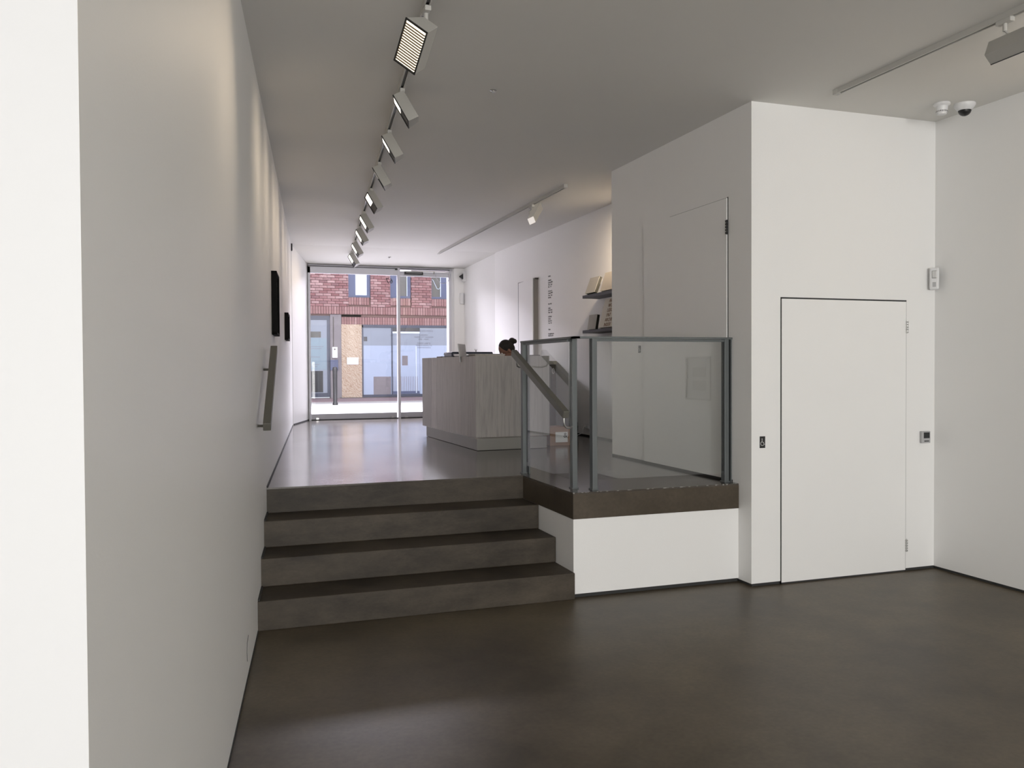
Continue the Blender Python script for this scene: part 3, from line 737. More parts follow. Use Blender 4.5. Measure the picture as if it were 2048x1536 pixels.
def wallwasher(loc, u, v, w_, lab, lit, group, slats=0, arm=True, hook=True, light=0.0, c=None, lit_to=0.9):
    """floodlight: u = long half axis of the mouth, v = short half axis, w_ = full depth vector behind the mouth.
    The prism body tapers to its back; loc is the adapter on the track."""
    u, v, w_ = Vector(u), Vector(v), Vector(w_); loc = Vector(loc)
    t = thing('track_spotlight', lab, 'spotlight', tuple(loc), group)
    MB().box(loc.x - 0.016, loc.y - 0.045, CH - 0.055, loc.x + 0.016, loc.y + 0.045, CH - 0.028).build('adapter', 'track', t, bevel=0.003)
    c = Vector(c) if c is not None else loc + Vector((0, 0, -0.17))
    back = c + w_
    MB().tube([(loc.x, loc.y, CH - 0.05), (loc.x, loc.y, CH - 0.095)], 0.011, 10).build('swivel', 'track', t)
    # U-shaped fork from swivel to the two ends of the head
    top = Vector((loc.x, loc.y, CH - 0.092))
    fk = MB().tube([top, top + Vector((0.025, 0, -0.012)), c + w_ * 0.55 + Vector((0.0, 0, 0.02))], 0.006, 6)
    fk.build('arm', 'track', t)
    b0 = MB()
    b0.hull([c - u - v, c + u - v, c + u + v, c - u + v], [back - u - v * 0.55, back + u - v * 0.55, back + u + v * 0.75, back - u + v * 0.75])
    hd = b0.build('head', 'lamp', t, bevel=0.003)
    n = -w_.normalized()
    # black rim round the mouth
    rim = MB(); e = 0.93
    for s1, s2, h1, h2 in ((-1, -e, -1, 1), (e, 1, -1, 1), (-1, 1, -1, -e + .03), (-1, 1, e - .03, 1)):
        cc_ = c + n * 0.003 + u * (s1 + s2) / 2 + v * (h1 + h2) / 2
        rim.obox(cc_, u * (s2 - s1) / 2, v * (h2 - h1) / 2, n * 0.003)
    rim.build('rim', 'black', hd)
    MB().obox(c + n * 0.0006, u * 0.93, v * 0.9, n * 0.0006).build('reflector', 'black', hd)
    MB().obox(c + n * 0.0018 + u * (lit_to - 0.9) / 2, u * (0.9 + lit_to) / 2, v * (0.86 if lit_to > 0.8 else 0.7), n * 0.0012).build('lit_panel', lit, hd)
    if slats:
        for k in range(slats):
            s = -0.86 + 1.72 * (k + 0.5) / slats
            MB().obox(c + n * 0.006 + u * s, u * 0.022, v * 0.88, n * 0.0045).build('louvre', 'louvre', hd)
    if light:
        L = area_light('lamp_light', tuple(c + n * 0.02), tuple(c + n * 1.0), u.length * 1.8, v.length * 1.6, light, (1.0, 0.80, 0.58), spread=math.radians(80))
    return t


def cv(r, u_, f): return Rt * r + Up * u_ + Fw * f


G = 'wall washing spotlights on the long left track'
# nearest lamp, mouth turned to us
u1 = Vector((-0.0134, 0.0874, -0.0744)); v1 = Vector((0.0465, -0.0288, -0.0421))
n1 = Vector((-0.7295, -0.5048, -0.4615))
wallwasher((trx(4.22), 4.22, CH - 0.0), u1, v1, -n1 * 0.105, 'nearest floodlight of the long left track, its lit louvred mouth facing us', 'lit', G, slats=15, arm=True, light=0.9, c=(0.9034, 4.1312, 3.1268))
# the row behind it, edge-on, each with its own tilt
ys = [5.5, 6.48, 7.51, 8.62, 9.9, 10.93, 12.14, 13.3]
ks = [0.10, 0.12, 0.05, 0.42, 0.30, 0.30, 0.32, 0.42]
LT = [-0.1, 0.1, -0.2, 0.15, 0.5, 0.5, 0.4, 0.3]
labs = ['second floodlight from us on the left track, seen edge-on with a narrow lit slit',
        'third floodlight from us on the left track, its lower half dark',
        'fourth floodlight from us on the left track, the thinnest to the eye',
        'fifth floodlight from us on the left track, with a broad lit slot',
        'sixth floodlight from us on the left track, between broad slot and small ones',
        'seventh floodlight from us on the left track',
        'eighth floodlight from us on the left track, last but one before the shopfront',
        'last floodlight on the left track, nearest the shopfront']
for y, k, la in zip(ys, ks, labs):
    ax = math.atan2(trx(y), y) - yaw                      # local view direction keeps the heads alike
    f_ = (Fw * 1.0).normalized()
    e1 = cv(0.50, -0.86, 0.0).normalized(); nrm = (cv(-0.86, -0.50, 0) * math.sqrt(1 - k * k) - Fw * k).normalized()
    e2 = nrm.cross(e1).normalized()
    wallwasher((trx(y), y, CH), e1 * 0.098, e2 * 0.07, -nrm * 0.075, la, 'lit2', G, light=0.9, lit_to=LT[ys.index(y)])
# spot over the desk
def square_spot():
    t = thing('track_spotlight', 'single square white spotlight above the reception desk', 'spotlight', (3.31, 8.93, CH))
    loc = Vector((3.31, 8.93, CH))
    MB().box(3.294, 8.88, CH - 0.06, 3.326, 8.98, CH - 0.028).build('adapter', 'track', t, bevel=0.003)
    MB().tube([(3.31, 8.93, CH - 0.05), (3.31, 8.93, CH - 0.10)], 0.012, 10).build('swivel', 'track', t)
    ax = cv(0.075, 0.155, 0.03)          # body axis, mouth at the lower left
    mouth = loc + cv(0.0, -0.205, -0.02); s1 = cv(0.040, 0.020, 0.01); s2 = cv(0.016, -0.036, 0.02)
    hd = MB().hull([mouth - s1 * .85 - s2 * .85, mouth + s1 * .85 - s2 * .85, mouth + s1 * .85 + s2 * .85, mouth - s1 * .85 + s2 * .85],
                   [mouth + ax - s1 - s2, mouth + ax + s1 - s2, mouth + ax + s1 + s2, mouth + ax - s1 + s2]).build('head', 'lamp', t, bevel=0.004)
    nn = -ax.normalized()
    MB().obox(mouth + nn * 0.002, s1 * 0.8, s2 * 0.8, nn * 0.0015).build('lit_panel', 'lit3', hd)
    MB().tube([loc + Vector((0, 0, -0.09)), loc + cv(-0.02, -0.10, 0), mouth + ax * 0.35 - s1 * 1.05], 0.011, 8).build('arm', 'track', t)


square_spot()
# flat floodlight at the right edge of the view
n3 = Vector((0.93, -0.04, -0.36)).normalized(); e3 = Vector((0.02, 1, 0)).normalized(); f3 = n3.cross(e3).normalized()
wallwasher((3.908, 3.40, CH), e3 * 0.14, f3 * 0.062, -n3 * 0.055, 'flat white floodlight on the short track at the right edge', 'lit2', None, light=5.0, c=(3.94, 3.36, 3.215))
# spot washing the shelves from behind the block
n4 = Vector((0.38, 0.78, -0.5)).normalized(); e4 = Vector((1, 0, 0)); e4 = (e4 - n4 * e4.dot(n4)).normalized(); f4 = n4.cross(e4)
wallwasher((4.03, 7.72, CH), e4 * 0.07, f4 * 0.06, -n4 * 0.08, 'warm floodlight above the book shelves, tucked behind the block', 'lit2', None, light=14.0)

# ------------------------------------------------------------------ small fittings
sm = thing('smoke_detector', 'round white smoke detector on the ceiling beside the dome camera', 'smoke detector', (4.82, 4.70, CH))
MB().lathe([(0.054, CH), (0.056, CH - 0.010), (0.050, CH - 0.016), (0.040, CH - 0.022), (0.037, CH - 0.062), (0.032, CH - 0.070)], (4.82, 4.70, 0)).build('body', 'plastic', sm)
v = MB()
for k in range(22):
    a = 2 * math.pi * k / 22; v.obox((4.82 + 0.036 * math.cos(a), 4.70 + 0.036 * math.sin(a), CH - 0.058), (0.0015 * math.cos(a), 0.0015 * math.sin(a), 0), (-0.0022 * math.sin(a), 0.0022 * math.cos(a), 0), (0, 0, 0.005))
v.build('vent_ring', 'black', sm)
MB().lathe([(0.032, CH - 0.068), (0.030, CH - 0.078), (0.012, CH - 0.082)], (4.82, 4.70, 0)).build('cap', 'plastic', sm)
dm = thing('dome_camera', 'white dome camera with a black glass eye on the ceiling', 'camera', (4.985, 4.66, CH))
MB().lathe([(0.070, CH), (0.071, CH - 0.012), (0.060, CH - 0.03), (0.046, CH - 0.047)], (4.985, 4.66, 0)).build('housing', 'plastic', dm)
MB().ball((4.985, 4.66, CH - 0.045), 0.043, 0.043, 0.040, 24, 14).build('dome', 'black', dm)
pi = thing('motion_sensor', 'white motion sensor in the corner high beside the white door', 'sensor', (5.09, 5.03, 2.11))
c_ = Vector((5.085, 5.022, 2.20)); ax = Vector((-1, -1, 0)).normalized(); sd = Vector((1, -1, 0)).normalized()
MB().obox(c_, sd * 0.033, ax * 0.022, Vector((0, 0, 0.083))).build('case', 'plastic', pi, bevel=0.012)
MB().obox(c_ + ax * 0.021 + Vector((0, 0, 0.03)), sd * 0.018, ax * 0.006, Vector((0, 0, 0.03))).build('lens', 'laptop', pi, bevel=0.006)
MB().obox(c_ + ax * 0.0225 + Vector((0, 0, -0.045)), sd * 0.012, ax * 0.001, Vector((0, 0, 0.018))).build('grille', 'plastic_g', pi)
th = thing('thermostat', 'square white thermostat with a dark screen right of the white door', 'thermostat', (5.04, KY, 0.96))
MB().box(4.998, KY - 0.022, 0.962, 5.082, KY - 0.001, 1.052).build('case', 'plastic_g', th, bevel=0.004)
MB().box(5.017, KY - 0.0235, 0.999, 5.072, KY - 0.0225, 1.043).build('screen', 'screen', th)
MB().box(5.022, KY - 0.0245, 0.974, 5.066, KY - 0.0225, 0.981).build('button', 'gap', th)


def access_sign(o, xd, nd, w_, h_, lab):
    s = thing('access_sign', lab, 'sign', tuple(o)); o = Vector(o); xd = Vector(xd); nd = Vector(nd); z = Vector((0, 0, 1))
    MB().obox(o + z * h_ / 2 + nd * 0.002, xd * w_ / 2, nd * 0.0018, z * h_ / 2).build('plate', 'ink', s, bevel=0.001)
    c = o + z * h_ * 0.38 + nd * 0.005
    def P(a, b): return c + xd * a * w_ + z * b * w_
    r = 0.32; pts = [P(-0.06 + r * math.cos(t), r * math.sin(t)) for t in [math.radians(q) for q in range(100, 350, 18)]]
    g = MB().tube(pts, w_ * 0.035, 6)
    g.tube([P(-0.12, 0.62), P(-0.10, 0.22), P(0.16, 0.20), P(0.24, -0.10), P(0.38, -0.12)], w_ * 0.045, 6)
    g.ball(tuple(P(-0.12, 0.74)), w_ * 0.075, w_ * 0.075, w_ * 0.075, 10, 6)
    g.build('wheelchair_symbol', 'paper', s)


access_sign((3.599, KY, 0.975), (1, 0, 0), (0, -1, 0), 0.044, 0.082, 'black wheelchair access sign beside the right white door')
access_sign((KX, 6.74, 1.675), (0, -1, 0), (-1, 0, 0), 0.044, 0.062, 'small black access sign on the side of the block, upper floor')
for lab, (x, y, z) in (('small round sprinkler in the middle of the ceiling', (1.735, 5.40, CH)), ('small round sprinkler in the ceiling near the shopfront', (2.58, 13.5, 3.318))):
    s = thing('sprinkler', lab, 'sprinkler', (x, y, z))
    MB().lathe([(0.022, z), (0.024, z - 0.004), (0.012, z - 0.006)], (x, y, 0), 16).build('rose', 'chrome', s)
    MB().lathe([(0.005, z - 0.004), (0.005, z - 0.014), (0.012, z - 0.016), (0.012, z - 0.018)], (x, y, 0), 10).build('deflector', 'chrome', s)
# ------------------------------------------------------------------ person at the desk
ch = thing('office_chair', 'dark office chair behind the desk, under the seated person', 'chair', (3.62, 9.95, UF))
MB().box(3.42, 9.72, UF + 0.43, 3.85, 10.18, UF + 0.50).build('seat', 'black', ch, bevel=0.02)
MB().box(3.83, 9.75, UF + 0.55, 3.88, 10.15, UF + 0.85).build('backrest', 'black', ch, bevel=0.02)
MB().tube([(3.80, 9.95, UF + 0.44), (3.89, 9.95, UF + 0.5), (3.885, 9.95, UF + 0.6)], 0.015, 8).build('back_bar', 'chrome', ch)
MB().tube([(3.63, 9.95, UF + 0.08), (3.63, 9.95, UF + 0.44)], 0.025, 10).build('gas_stem', 'chrome', ch)
for k in range(5):
    a = 2 * math.pi * k / 5 + 0.3
    lg = MB().tube([(3.63, 9.95, UF + 0.09), (3.63 + 0.27 * math.cos(a), 9.95 + 0.27 * math.sin(a), UF + 0.06)], [0.022, 0.014], 8).build('leg', 'black', ch)
    MB().ball((3.63 + 0.27 * math.cos(a), 9.95 + 0.27 * math.sin(a), UF + 0.028), 0.022, 0.022, 0.027, 10, 8).build('caster', 'black', lg)


def skin_mesh(name, verts, edges, radii, root=0, sub=1):
    me = bpy.data.meshes.new(name); me.from_pydata(verts, edges, []); ob = bpy.data.objects.new(name, me); COL.objects.link(ob)
    sk = ob.modifiers.new('skin', 'SKIN'); sk.use_smooth_shade = True
    lay = me.skin_vertices[0].data if me.skin_vertices else None
    if lay is None:
        bm = bmesh.new(); bm.from_mesh(me); bm.verts.layers.skin.verify(); bm.to_mesh(me); bm.free(); lay = me.skin_vertices[0].data
    for i, r in enumerate(radii):
        lay[i].radius = (r, r) if not isinstance(r, tuple) else r
        lay[i].use_root = (i == root)
    ss = ob.modifiers.new('sub', 'SUBSURF'); ss.levels = sub; ss.render_levels = sub
    dg = bpy.context.evaluated_depsgraph_get(); dg.update()
    out = bpy.data.meshes.new_from_object(ob.evaluated_get(dg)); bpy.data.objects.remove(ob)
    return out


# person faces -x (towards the desk), local frame: x forward = -world x
PY = 9.95; PZ = UF
def pw(fx, sy, z): return (3.675 - fx, PY + sy, PZ + z)


person = thing('person', 'person with dark hair in a bun, head bowed, sitting behind the desk', 'person', (3.675, PY, PZ))
V = [pw(0.0, 0, 0.56), pw(0.03, 0, 0.72), pw(0.10, 0, 0.88), pw(0.185, 0, 0.945), pw(0.25, 0, 0.975)]
Rr = [(0.15, 0.12), (0.13, 0.105), (0.14, 0.10), (0.075, 0.07), 0.048]
Ed = [(0, 1), (1, 2), (2, 3), (3, 4)]
def chain(start, pts, rad):
    p = start
    for q, r in zip(pts, rad):
        V.append(q); Rr.append(r); Ed.append((p, len(V) - 1)); p = len(V) - 1
    return p


for s in (-1, 1):
    chain(2, [pw(0.12, 0.155 * s, 0.915), pw(0.20, 0.20 * s, 0.76), pw(0.30, 0.215 * s, 0.70), pw(0.46, 0.17 * s, 0.915), pw(0.53, 0.15 * s, 0.925)], [0.052, 0.043, 0.036, 0.026, 0.021])
    chain(0, [pw(0.06, 0.09 * s, 0.55), pw(0.25, 0.11 * s, 0.56), pw(0.44, 0.12 * s, 0.54), pw(0.42, 0.12 * s, 0.30), pw(0.40, 0.12 * s, 0.09), pw(0.47, 0.12 * s, 0.045), pw(0.56, 0.125 * s, 0.04)], [0.09, 0.08, 0.058, 0.052, 0.035, 0.033, 0.03])
bm = bmesh.new(); bm.from_mesh(skin_mesh('body_skin', V, Ed, Rr, 0, 2))
# head, tilted forward: ellipsoid with brow, nose, lips, chin and ears, then fused to the neck
HC = Vector(pw(0.325, 0, 1.058)); tilt = math.radians(34)
hm = MB()
hm.ball((0, 0, 0.018), 0.092, 0.073, 0.098, 28, 20)
hm.ball((-0.028, 0, -0.045), 0.062, 0.056, 0.068, 22, 16)
hm.ball((-0.062, 0, -0.088), 0.027, 0.028, 0.022, 14, 10)
hm.ball((-0.094, 0, -0.020), 0.014, 0.010, 0.026, 12, 10)
hm.ball((-0.107, 0, -0.033), 0.012, 0.012, 0.010, 12, 8)
hm.ball((-0.086, 0, -0.058), 0.010, 0.022, 0.005, 12, 8); hm.ball((-0.083, 0, -0.066), 0.010, 0.020, 0.006, 12, 8)
for s in (-1, 1):
    hm.ball((0.004, 0.074 * s, -0.012), 0.016, 0.008, 0.029, 12, 10)
    hm.ball((-0.078, 0.030 * s, 0.016), 0.014, 0.024, 0.007, 12, 8)
hm.tube([(0.03, 0, -0.05), (0.055, 0, -0.13)], [0.05, 0.048], 14)
RotH = Matrix.Rotation(-tilt, 3, 'Y')
def HP(p): return HC + RotH @ Vector(p)


k0 = len(bm.verts)
vs = [bm.verts.new(HP(p)) for p in hm.v]
for f in hm.f:
    try: bm.faces.new([vs[i] for i in f])
    except ValueError: pass
# hands: palm, four unequal fingers, thumb, resting on the worktop
for s in (-1, 1):
    wv = Vector(pw(0.53, 0.15 * s, 0.925)); hb = MB()
    fwd = Vector((-1, -0.25 * s, -0.05)).normalized(); side = Vector((0.25 * s, -1, 0)).normalized()
    hb.tube([wv - fwd * 0.02, wv + fwd * 0.02, wv + fwd * 0.055, wv + fwd * 0.085], [0.021, 0.026, 0.030, 0.026], 12)
    for i, (o_, L_) in enumerate(((-0.026, 0.060), (-0.009, 0.072), (0.009, 0.068), (0.025, 0.052))):
        b_ = wv + fwd * 0.078 + side * o_ * s
        hb.tube([b_, b_ + fwd * L_ * 0.45 + Vector((0, 0, 0.004)), b_ + fwd * L_ * 0.8 + Vector((0, 0, -0.006)), b_ + fwd * L_ + Vector((0, 0, -0.018))], [0.0095, 0.009, 0.008, 0.006], 8)
    tb = wv + fwd * 0.02 - side * 0.024 * s
    hb.tube([tb, tb + fwd * 0.025 - side * 0.022 * s, tb + fwd * 0.052 - side * 0.028 * s], [0.012, 0.010, 0.008], 8)
    vs = [bm.verts.new(Vector(p)) for p in hb.v]
    for f in hb.f:
        try: bm.faces.new([vs[i] for i in f])
        except ValueError: pass
bmesh.ops.recalc_face_normals(bm, faces=bm.faces)
raw = bpy.data.meshes.new('body'); bm.to_mesh(raw); bm.free()
tmp = bpy.data.objects.new('tmp', raw); COL.objects.link(tmp)
rm = tmp.modifiers.new('remesh', 'REMESH'); rm.mode = 'VOXEL'; rm.voxel_size = 0.006; rm.use_smooth_shade = True
smo = tmp.modifiers.new('smooth', 'SMOOTH'); smo.iterations = 3; smo.factor = 0.5
dg = bpy.context.evaluated_depsgraph_get(); dg.update()
body_me = bpy.data.meshes.new_from_object(tmp.evaluated_get(dg)); bpy.data.objects.remove(tmp)
pl_ = Vector(person.location)
# clothing: the part of the same surface below the collar, pushed out a little
def cloth(name, mat, keep, off):
    b = bmesh.new(); b.from_mesh(body_me); b.normal_update()
    kill = [f for f in b.faces if not keep(f.calc_center_median())]
    nrm_ = {v_: v_.normal.copy() for v_ in b.verts}
    for v_ in b.verts: v_.co += nrm_[v_] * off
    bmesh.ops.delete(b, geom=kill, context='FACES')
    for v_ in b.verts: v_.co -= pl_
    me = bpy.data.meshes.new(name); b.to_mesh(me); b.free(); me.materials.append(M[mat])
    for p in me.polygons: p.use_smooth = True
    o = bpy.data.objects.new(name, me); COL.objects.link(o); o.parent = person
    return o


hip = PZ + 0.60
cloth('jumper', 'cloth', lambda c: c.z > hip and (c.z < PZ + 0.985 or c.x > 3.56) and c.z < PZ + 1.0 and c.x > 3.20, 0.010)
cloth('trousers', 'jeans', lambda c: c.z <= hip + 0.012 and c.z > PZ + 0.10, 0.009)
cloth('shoes', 'black', lambda c: c.z <= PZ + 0.085, 0.007)
for v_ in body_me.vertices: v_.co -= pl_
body_me.materials.clear(); body_me.materials.append(M['skin'])
for p in body_me.polygons: p.use_smooth = True
bo = bpy.data.objects.new('body', body_me); COL.objects.link(bo); bo.parent = person
hh = MB()
hh.ball((0.012, 0, 0.032), 0.092, 0.081, 0.096, 28, 20)
hh.ball((0.055, 0, 0.0), 0.055, 0.070, 0.072, 22, 14)
hh.ball((0.120, 0, 0.050), 0.042, 0.046, 0.043, 20, 14)
hh.ball((0.150, 0.01, 0.030), 0.028, 0.032, 0.032, 16, 12)
hh.v = [tuple(HP(p)) for p in hh.v]
ho = hh.build('hair_bun', 'hair', person)
dm_ = ho.modifiers.new('remesh', 'REMESH'); dm_.mode = 'VOXEL'; dm_.voxel_size = 0.006; dm_.use_smooth_shade = True
for s in (-1, 1):
    MB().ball(tuple(HP((-0.083, 0.030 * s, 0.002))), 0.011, 0.012, 0.011, 12, 10).build('eye', 'eye', bo)
    MB().ball(tuple(HP((-0.092, 0.030 * s, -0.001))), 0.0045, 0.006, 0.006, 10, 8).build('iris', 'iris', bo)

# ------------------------------------------------------------------ street
GZ = 0.68
struct(MB().box(-14, FY + 0.14, GZ - 0.3, 22, 18.75, GZ), 'pavement', 'pave')
struct(MB().box(-14, 18.75, GZ - 0.3, 22, 18.95, GZ + 0.001), 'kerb', 'kerb')
struct(MB().box(-14, 18.95, GZ - 0.3, 22, 22.4, GZ - 0.002), 'road', 'road')
struct(MB().box(-14, 22.4, GZ - 0.3, 22, 25.6, GZ + 0.002), 'pavement.001', 'pave_p')
# outer face of this building so the street window belongs to a wall
struct(MB().box(-14, FY + 0.15, GZ, 1.2, FY + 0.35, 7.5), 'wall_street_left', 'wall')
struct(MB().box(3.99, FY + 0.15, GZ, 22, FY + 0.35, 7.5), 'wall_street_right', 'wall')
struct(MB().box(1.2, FY + 0.16, 3.235, 3.99, FY + 0.35, 7.5), 'wall_street_upper', 'wall')
FC = 25.0
bd = thing('brick_building', 'red brick building with blue framed windows and a shop front across the street', 'building', (4.5, FC, GZ))
wl = [(-8, GZ, 2.19, 3.13), (-8, 3.13, 3.57, 8.6)]
bw = MB(); B1 = FC + 0.10; B2 = FC + 0.4
WINS = [(-4.2, -3.56), (-1.7, -1.06), (0.9, 1.54), (3.57, 4.21), (4.80, 5.42), (6.05, 6.67), (8.4, 9.0), (10.9, 11.5), (13.4, 14.0)]
WZ0, WZ1 = 3.63, 5.05
xs = sorted([v for wn in WINS for v in wn])
edges_x = [-12] + xs + [18]
for i in range(0, len(edges_x) - 1, 2): bw.box(edges_x[i], B1, WZ0, edges_x[i + 1], B2, WZ1)
bw.box(-12, B1, WZ1, 18, B2, 8.2); bw.box(-12, B1, 3.12, 18, B2, WZ0)
bw.box(-12, B1 + 0.05, GZ, 2.19, B2, 3.12); bw.box(3.05, B1 + 0.05, GZ, 3.95, B2, 3.12); bw.box(2.19, B1 + 0.05, 3.06, 18, B2, 3.12); bw.box(7.0, B1 + 0.05, GZ, 18, B2, 3.12)
bw.build('backing_wall', 'mortar', bd)
MB().box(-12, FC - 0.02, 8.2, 18, B2 + 0.1, 8.35).build('coping', 'kerb', bd)
# bricks: single parts where the photograph shows them, joined where it does not
BL, BH, JT = 0.215, 0.065, 0.010
sb = MB().box(-BL / 2, 0, 0, BL / 2, 0.10, BH).mesh('brick'); sb.materials.append(M['brick'])
hb_ = MB().box(-0.1025 / 2, 0, 0, 0.1025 / 2, 0.10, BH).mesh('half_brick'); hb_.materials.append(M['brick'])
so = MB().box(-BH / 2, 0, 0, BH / 2, 0.10, BL).mesh('soldier_brick'); so.materials.append(M['brick_s'])
rest = MB(); nb = 0; base = Vector(bd.location)
def in_win(x0, x1, z0, z1):
    for a, b in WINS:
        if x1 > a + 0.01 and x0 < b - 0.01 and z1 > WZ0 - 0.235 and z0 < WZ1: return True
    return False


def clip(x0, x1, z0, z1):
    segs = [(x0, x1)]
    for a, b in WINS:
        if not (z1 > WZ0 - 0.225 and z0 < WZ1): continue
        ns = []
        for p, q in segs:
            if q <= a or p >= b: ns.append((p, q))
            else:
                if a - p > 0.03: ns.append((p, a - 0.004))
                if q - b > 0.03: ns.append((b + 0.004, q))
        segs = ns
    return segs


rows = int((8.15 - 3.355) / (BH + JT))
for r in range(rows):
    z = 3.355 + r * (BH + JT); off = (BL + JT) / 2 if r % 2 else 0
    x = -12 + off
    while x < 18 - BL:
        for p, q in clip(x, x + BL, z, z + BH):
            jit = (random.random() - 0.5) * 0.006
            if 2.30 < p and q < 6.75 and z < 4.42 and nb < 296:
                if q - p > BL - 0.005:
                    o = bpy.data.objects.new('brick', sb)
                else:
                    k = MB().box(-(q - p) / 2, 0, 0, (q - p) / 2, 0.10, BH).mesh('brick'); k.materials.append(M['brick']); o = bpy.data.objects.new('brick', k)
                COL.objects.link(o); o.parent = bd; o.location = Vector(((p + q) / 2, FC + jit, z)) - base; nb += 1
            else:
                rest.box(p, FC + jit, z, q, FC + 0.10, z + BH)
        x += BL + JT
ns_ = 0
def soldier(xa, xb, z, y, vis):
    global ns_
    x = xa
    while x + BH <= xb + 1e-6:
        if vis(x):
            o = bpy.data.objects.new('soldier_brick', so); COL.objects.link(o); o.parent = bd
            o.location = Vector((x + BH / 2, y + (random.random() - 0.5) * 0.006, z)) - base; ns_ += 1
        else:
            rest.box(x, y, z, x + BH, y + 0.10, z + BL)
        x += BH + JT


soldier(-12, 18, 3.13, FC, lambda x: 2.25 < x < 6.75)
soldier(3.30, 7.0, 2.835, FC + 0.09, lambda x: x < 6.75)
for a, b in WINS: soldier(a + 0.003, b, WZ0 - 0.222, FC, lambda x: 2.25 < x < 6.75)
ro = rest.build('brickwork', 'brick', bd); ro['kind'] = 'stuff'
# upper windows
panes = {3: (3.78, 4.12, 'panew'), 4: (5.08, 5.31, 'paned'), 5: (6.07, 6.34, 'paned')}
for i, (a, b) in enumerate(WINS):
    f = MB(); t = 0.05
    px = panes.get(i, (a + 0.2, b - 0.08, 'paned'))
    f.box(a, B1 - 0.03, WZ0, px[0], B1 + 0.04, WZ1); f.box(px[1], B1 - 0.03, WZ0, b, B1 + 0.04, WZ1)
    f.box(px[0], B1 - 0.03, WZ0, px[1], B1 + 0.04, WZ0 + 0.065); f.box(px[0], B1 - 0.03, WZ1 - t, px[1], B1 + 0.04, WZ1)
    fo = f.build('window', 'blue', bd)
    MB().box(px[0], B1 + 0.0, WZ0 + 0.065, px[1], B1 + 0.01, WZ1 - t).build('pane', px[2], fo)
    MB().box(a, B1 - 0.10, WZ0 - 0.012, b, B1 - 0.03, WZ0 + 0.004).build('sill', 'dkframe', fo)
    if i in (4, 5): MB().box(px[1] - 0.012, B1 - 0.035, WZ0 + 0.065, px[1] + 0.01, B1 - 0.02, WZ1 - t).build('blind_edge', 'panew', fo)
    if i == 5: MB().tube([(6.08, B1 - 0.01, 4.22), (6.12, B1 - 0.01, 4.19), (6.18, B1 - 0.01, 4.06), (6.24, B1 - 0.01, 3.94), (6.30, B1 - 0.01, 3.93), (6.34, B1 - 0.01, 4.0)], 0.010, 6).build('blind_cord', 'panew', fo)
# ground floor: blue framed entrance at the left
dr = MB(); y0, y1 = FC + 0.10, FC + 0.16
dr.box(1.0, y0, 2.96, 3.04, y1, 3.08); dr.box(2.96, y0, 0.72, 3.04, y1, 2.96); dr.box(1.0, y0, 0.72, 2.96, y1, 0.84); dr.box(1.0, y0, 0.84, 1.08, y1, 2.96); dr.box(1.95, y0, .84, 2.02, y1, 2.96)
do = dr.build('entrance_frame', 'dkframe', bd)
MB().box(1.08, y0 + 0.03, 0.84, 2.96, y0 + 0.04, 2.96).build('pane', 'panes', do)
for x0, x1 in ((1.1, 1.93), (2.05, 2.94)):
    MB().box(x0, y0 + 0.02, 1.51, x1, y0 + 0.03, 2.43).build('frosted_film', 'frost', do)
    MB().box(x0 + 0.03, y0 + 0.02, 0.86, x1 - 0.11, y0 + 0.03, 1.48).build('dark_lower_pane', 'screen', do)
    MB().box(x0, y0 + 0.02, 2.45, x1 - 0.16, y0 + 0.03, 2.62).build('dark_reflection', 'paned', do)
for z in (2.18, 2.12, 1.88, 1.66, 1.60): MB().box(2.42, y0 + 0.016, z, 2.42 + 0.25 + 0.1 * ((z * 10) % 2), y0 + 0.0195, z + 0.012).build('film_line', 'render', do)
MB().box(3.04, FC + 0.06, GZ, 3.36, FC + 0.18, 3.12).build('pier', 'render', bd)
MB().box(3.12, FC + 0.045, 2.19, 3.14, FC + 0.06, 3.05).build('downpipe_cable', 'kerb', bd)
mbx = MB().box(3.085, FC - 0.02, 1.86, 3.235, FC + 0.06, 2.17).build('meter_box', 'plastic', bd)
MB().box(3.13, FC - 0.025, 2.08, 3.18, FC - 0.02, 2.13).build('meter_label', 'render', mbx)
MB().box(3.03, FC - 0.01, 1.50, 3.25, FC + 0.06, 1.80).build('letter_box', 'blue', bd)
MB().box(3.36, FC + 0.05, 0.70, 3.95, FC + 0.16, 2.835).build('boarded_panel', 'osb', bd)
sg = MB().box(3.51, FC + 0.03, 1.66, 3.85, FC + 0.05, 1.87).build('notice', 'paper', bd, bevel=0.006)
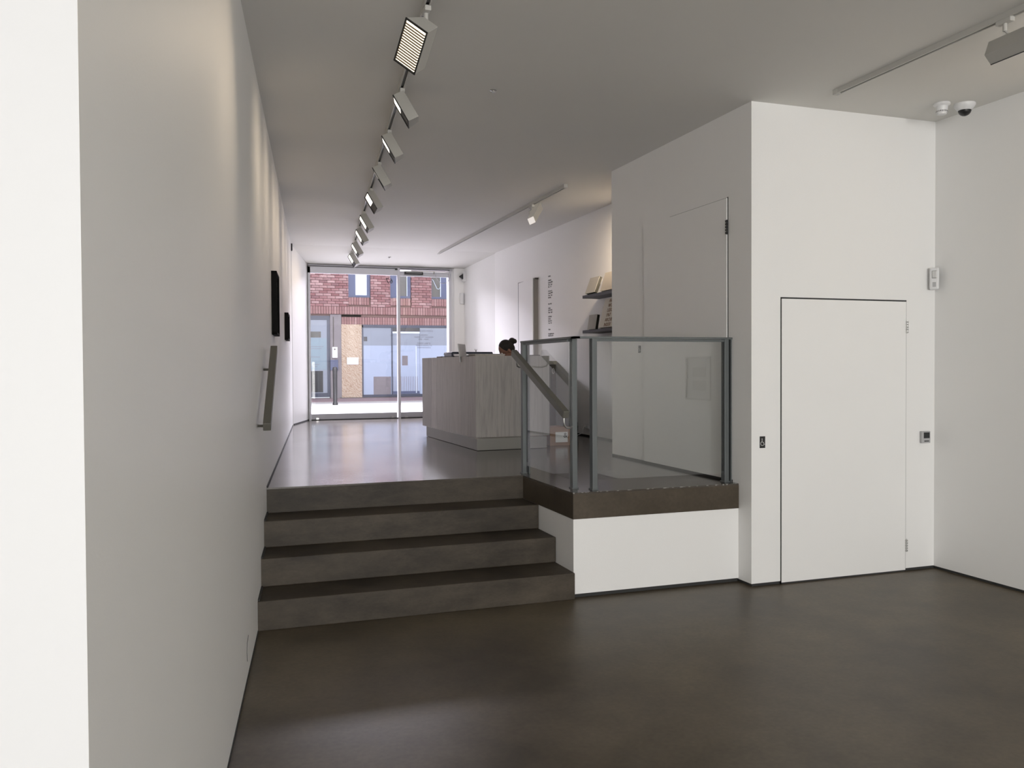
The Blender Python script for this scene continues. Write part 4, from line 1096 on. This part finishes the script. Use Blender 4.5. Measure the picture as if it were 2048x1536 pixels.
# shop front of the building
sf = MB(); y0, y1 = FC + 0.09, FC + 0.17
sf.box(3.95, y0, 0.74, 4.0, y1, 2.82); sf.box(3.95, y0, 2.75, 7.0, y1, 2.835); sf.box(3.95, y0, 0.70, 7.0, y1, 0.77); sf.box(4.84, y0, 0.77, 4.87, y1, 2.75); sf.box(6.95, y0, .77, 7, y1, 2.75)
so_ = sf.build('shopfront_frame', 'dkframe', bd)
MB().box(4.87, y0 + 0.02, 2.64, 5.70, y0 + 0.03, 2.75).build('dark_transom', 'screen', so_)
MB().box(4.0, y0 + 0.04, 0.77, 4.84, y0 + 0.05, 2.75).build('pane', 'panes', so_)
MB().box(4.87, y0 + 0.04, 0.77, 5.70, y0 + 0.05, 2.64).build('pane', 'panes', so_)
MB().box(5.70, y0 + 0.01, 0.77, 6.95, y0 + 0.05, 2.74).build('pane', 'panes', so_)
MB().box(4.0, y0 + 0.035, 0.77, 4.84, y0 + 0.04, 2.22).build('frosted_film', 'frost2', so_)
MB().box(4.87, y0 + 0.035, 0.80, 5.70, y0 + 0.04, 2.23).build('frosted_film', 'frost2', so_)
MB().box(5.70, y0 + 0.005, 0.77, 6.95, y0 + 0.01, 2.23).build('frosted_film', 'frost2', so_)
MB().box(4.02, y0 + 0.03, 2.35, 4.12, y0 + 0.036, 2.48).build('window_sticker', 'screen', so_)
MB().box(4.87, y0 + 0.02, 2.585, 5.70, y0 + 0.036, 2.64).build('top_bead', 'panew', so_)
MB().box(5.57, y0 + 0.02, 0.8, 5.60, y0 + 0.034, 2.2).build('glazing_bar', 'panew', so_)
MB().box(5.16, y0 + 0.03, 1.63, 5.33, y0 + 0.034, 1.92).build('poster', 'render', so_)
rb = MB().box(4.30, y0 + 0.03, 0.77, 4.82, y0 + 0.034, 1.30).build('grey_board', 'render', so_)
x = 4.9
while x < 5.66:
    MB().box(x, y0 + 0.03, 0.80, x + 0.012, y0 + 0.034, 1.30).build('grey_stripe', 'render', so_); x += 0.055  # thin grey stripes low on the middle pane
MB().box(4.87, y0 + 0.028, 0.78, 5.68, y0 + 0.034, 0.86).build('blue_sill', 'blue', so_)
MB().box(3.3, FC + 0.0, GZ, 7.0, FC + 0.09, 0.70).build('threshold_step', 'kerb', bd)
bo_ = thing('bollard', 'black street bollard in front of the brick building', 'bollard', (2.59, 20.5, GZ))
MB().lathe([(0.062, GZ), (0.062, GZ + 0.05), (0.048, GZ + 0.07), (0.055, GZ + 0.80), (0.06, GZ + 0.82), (0.06, GZ + 0.86), (0.045, GZ + 0.90), (0.01, GZ + 0.91)], (2.59, 20.5, 0), 16).build('post', 'black', bo_)
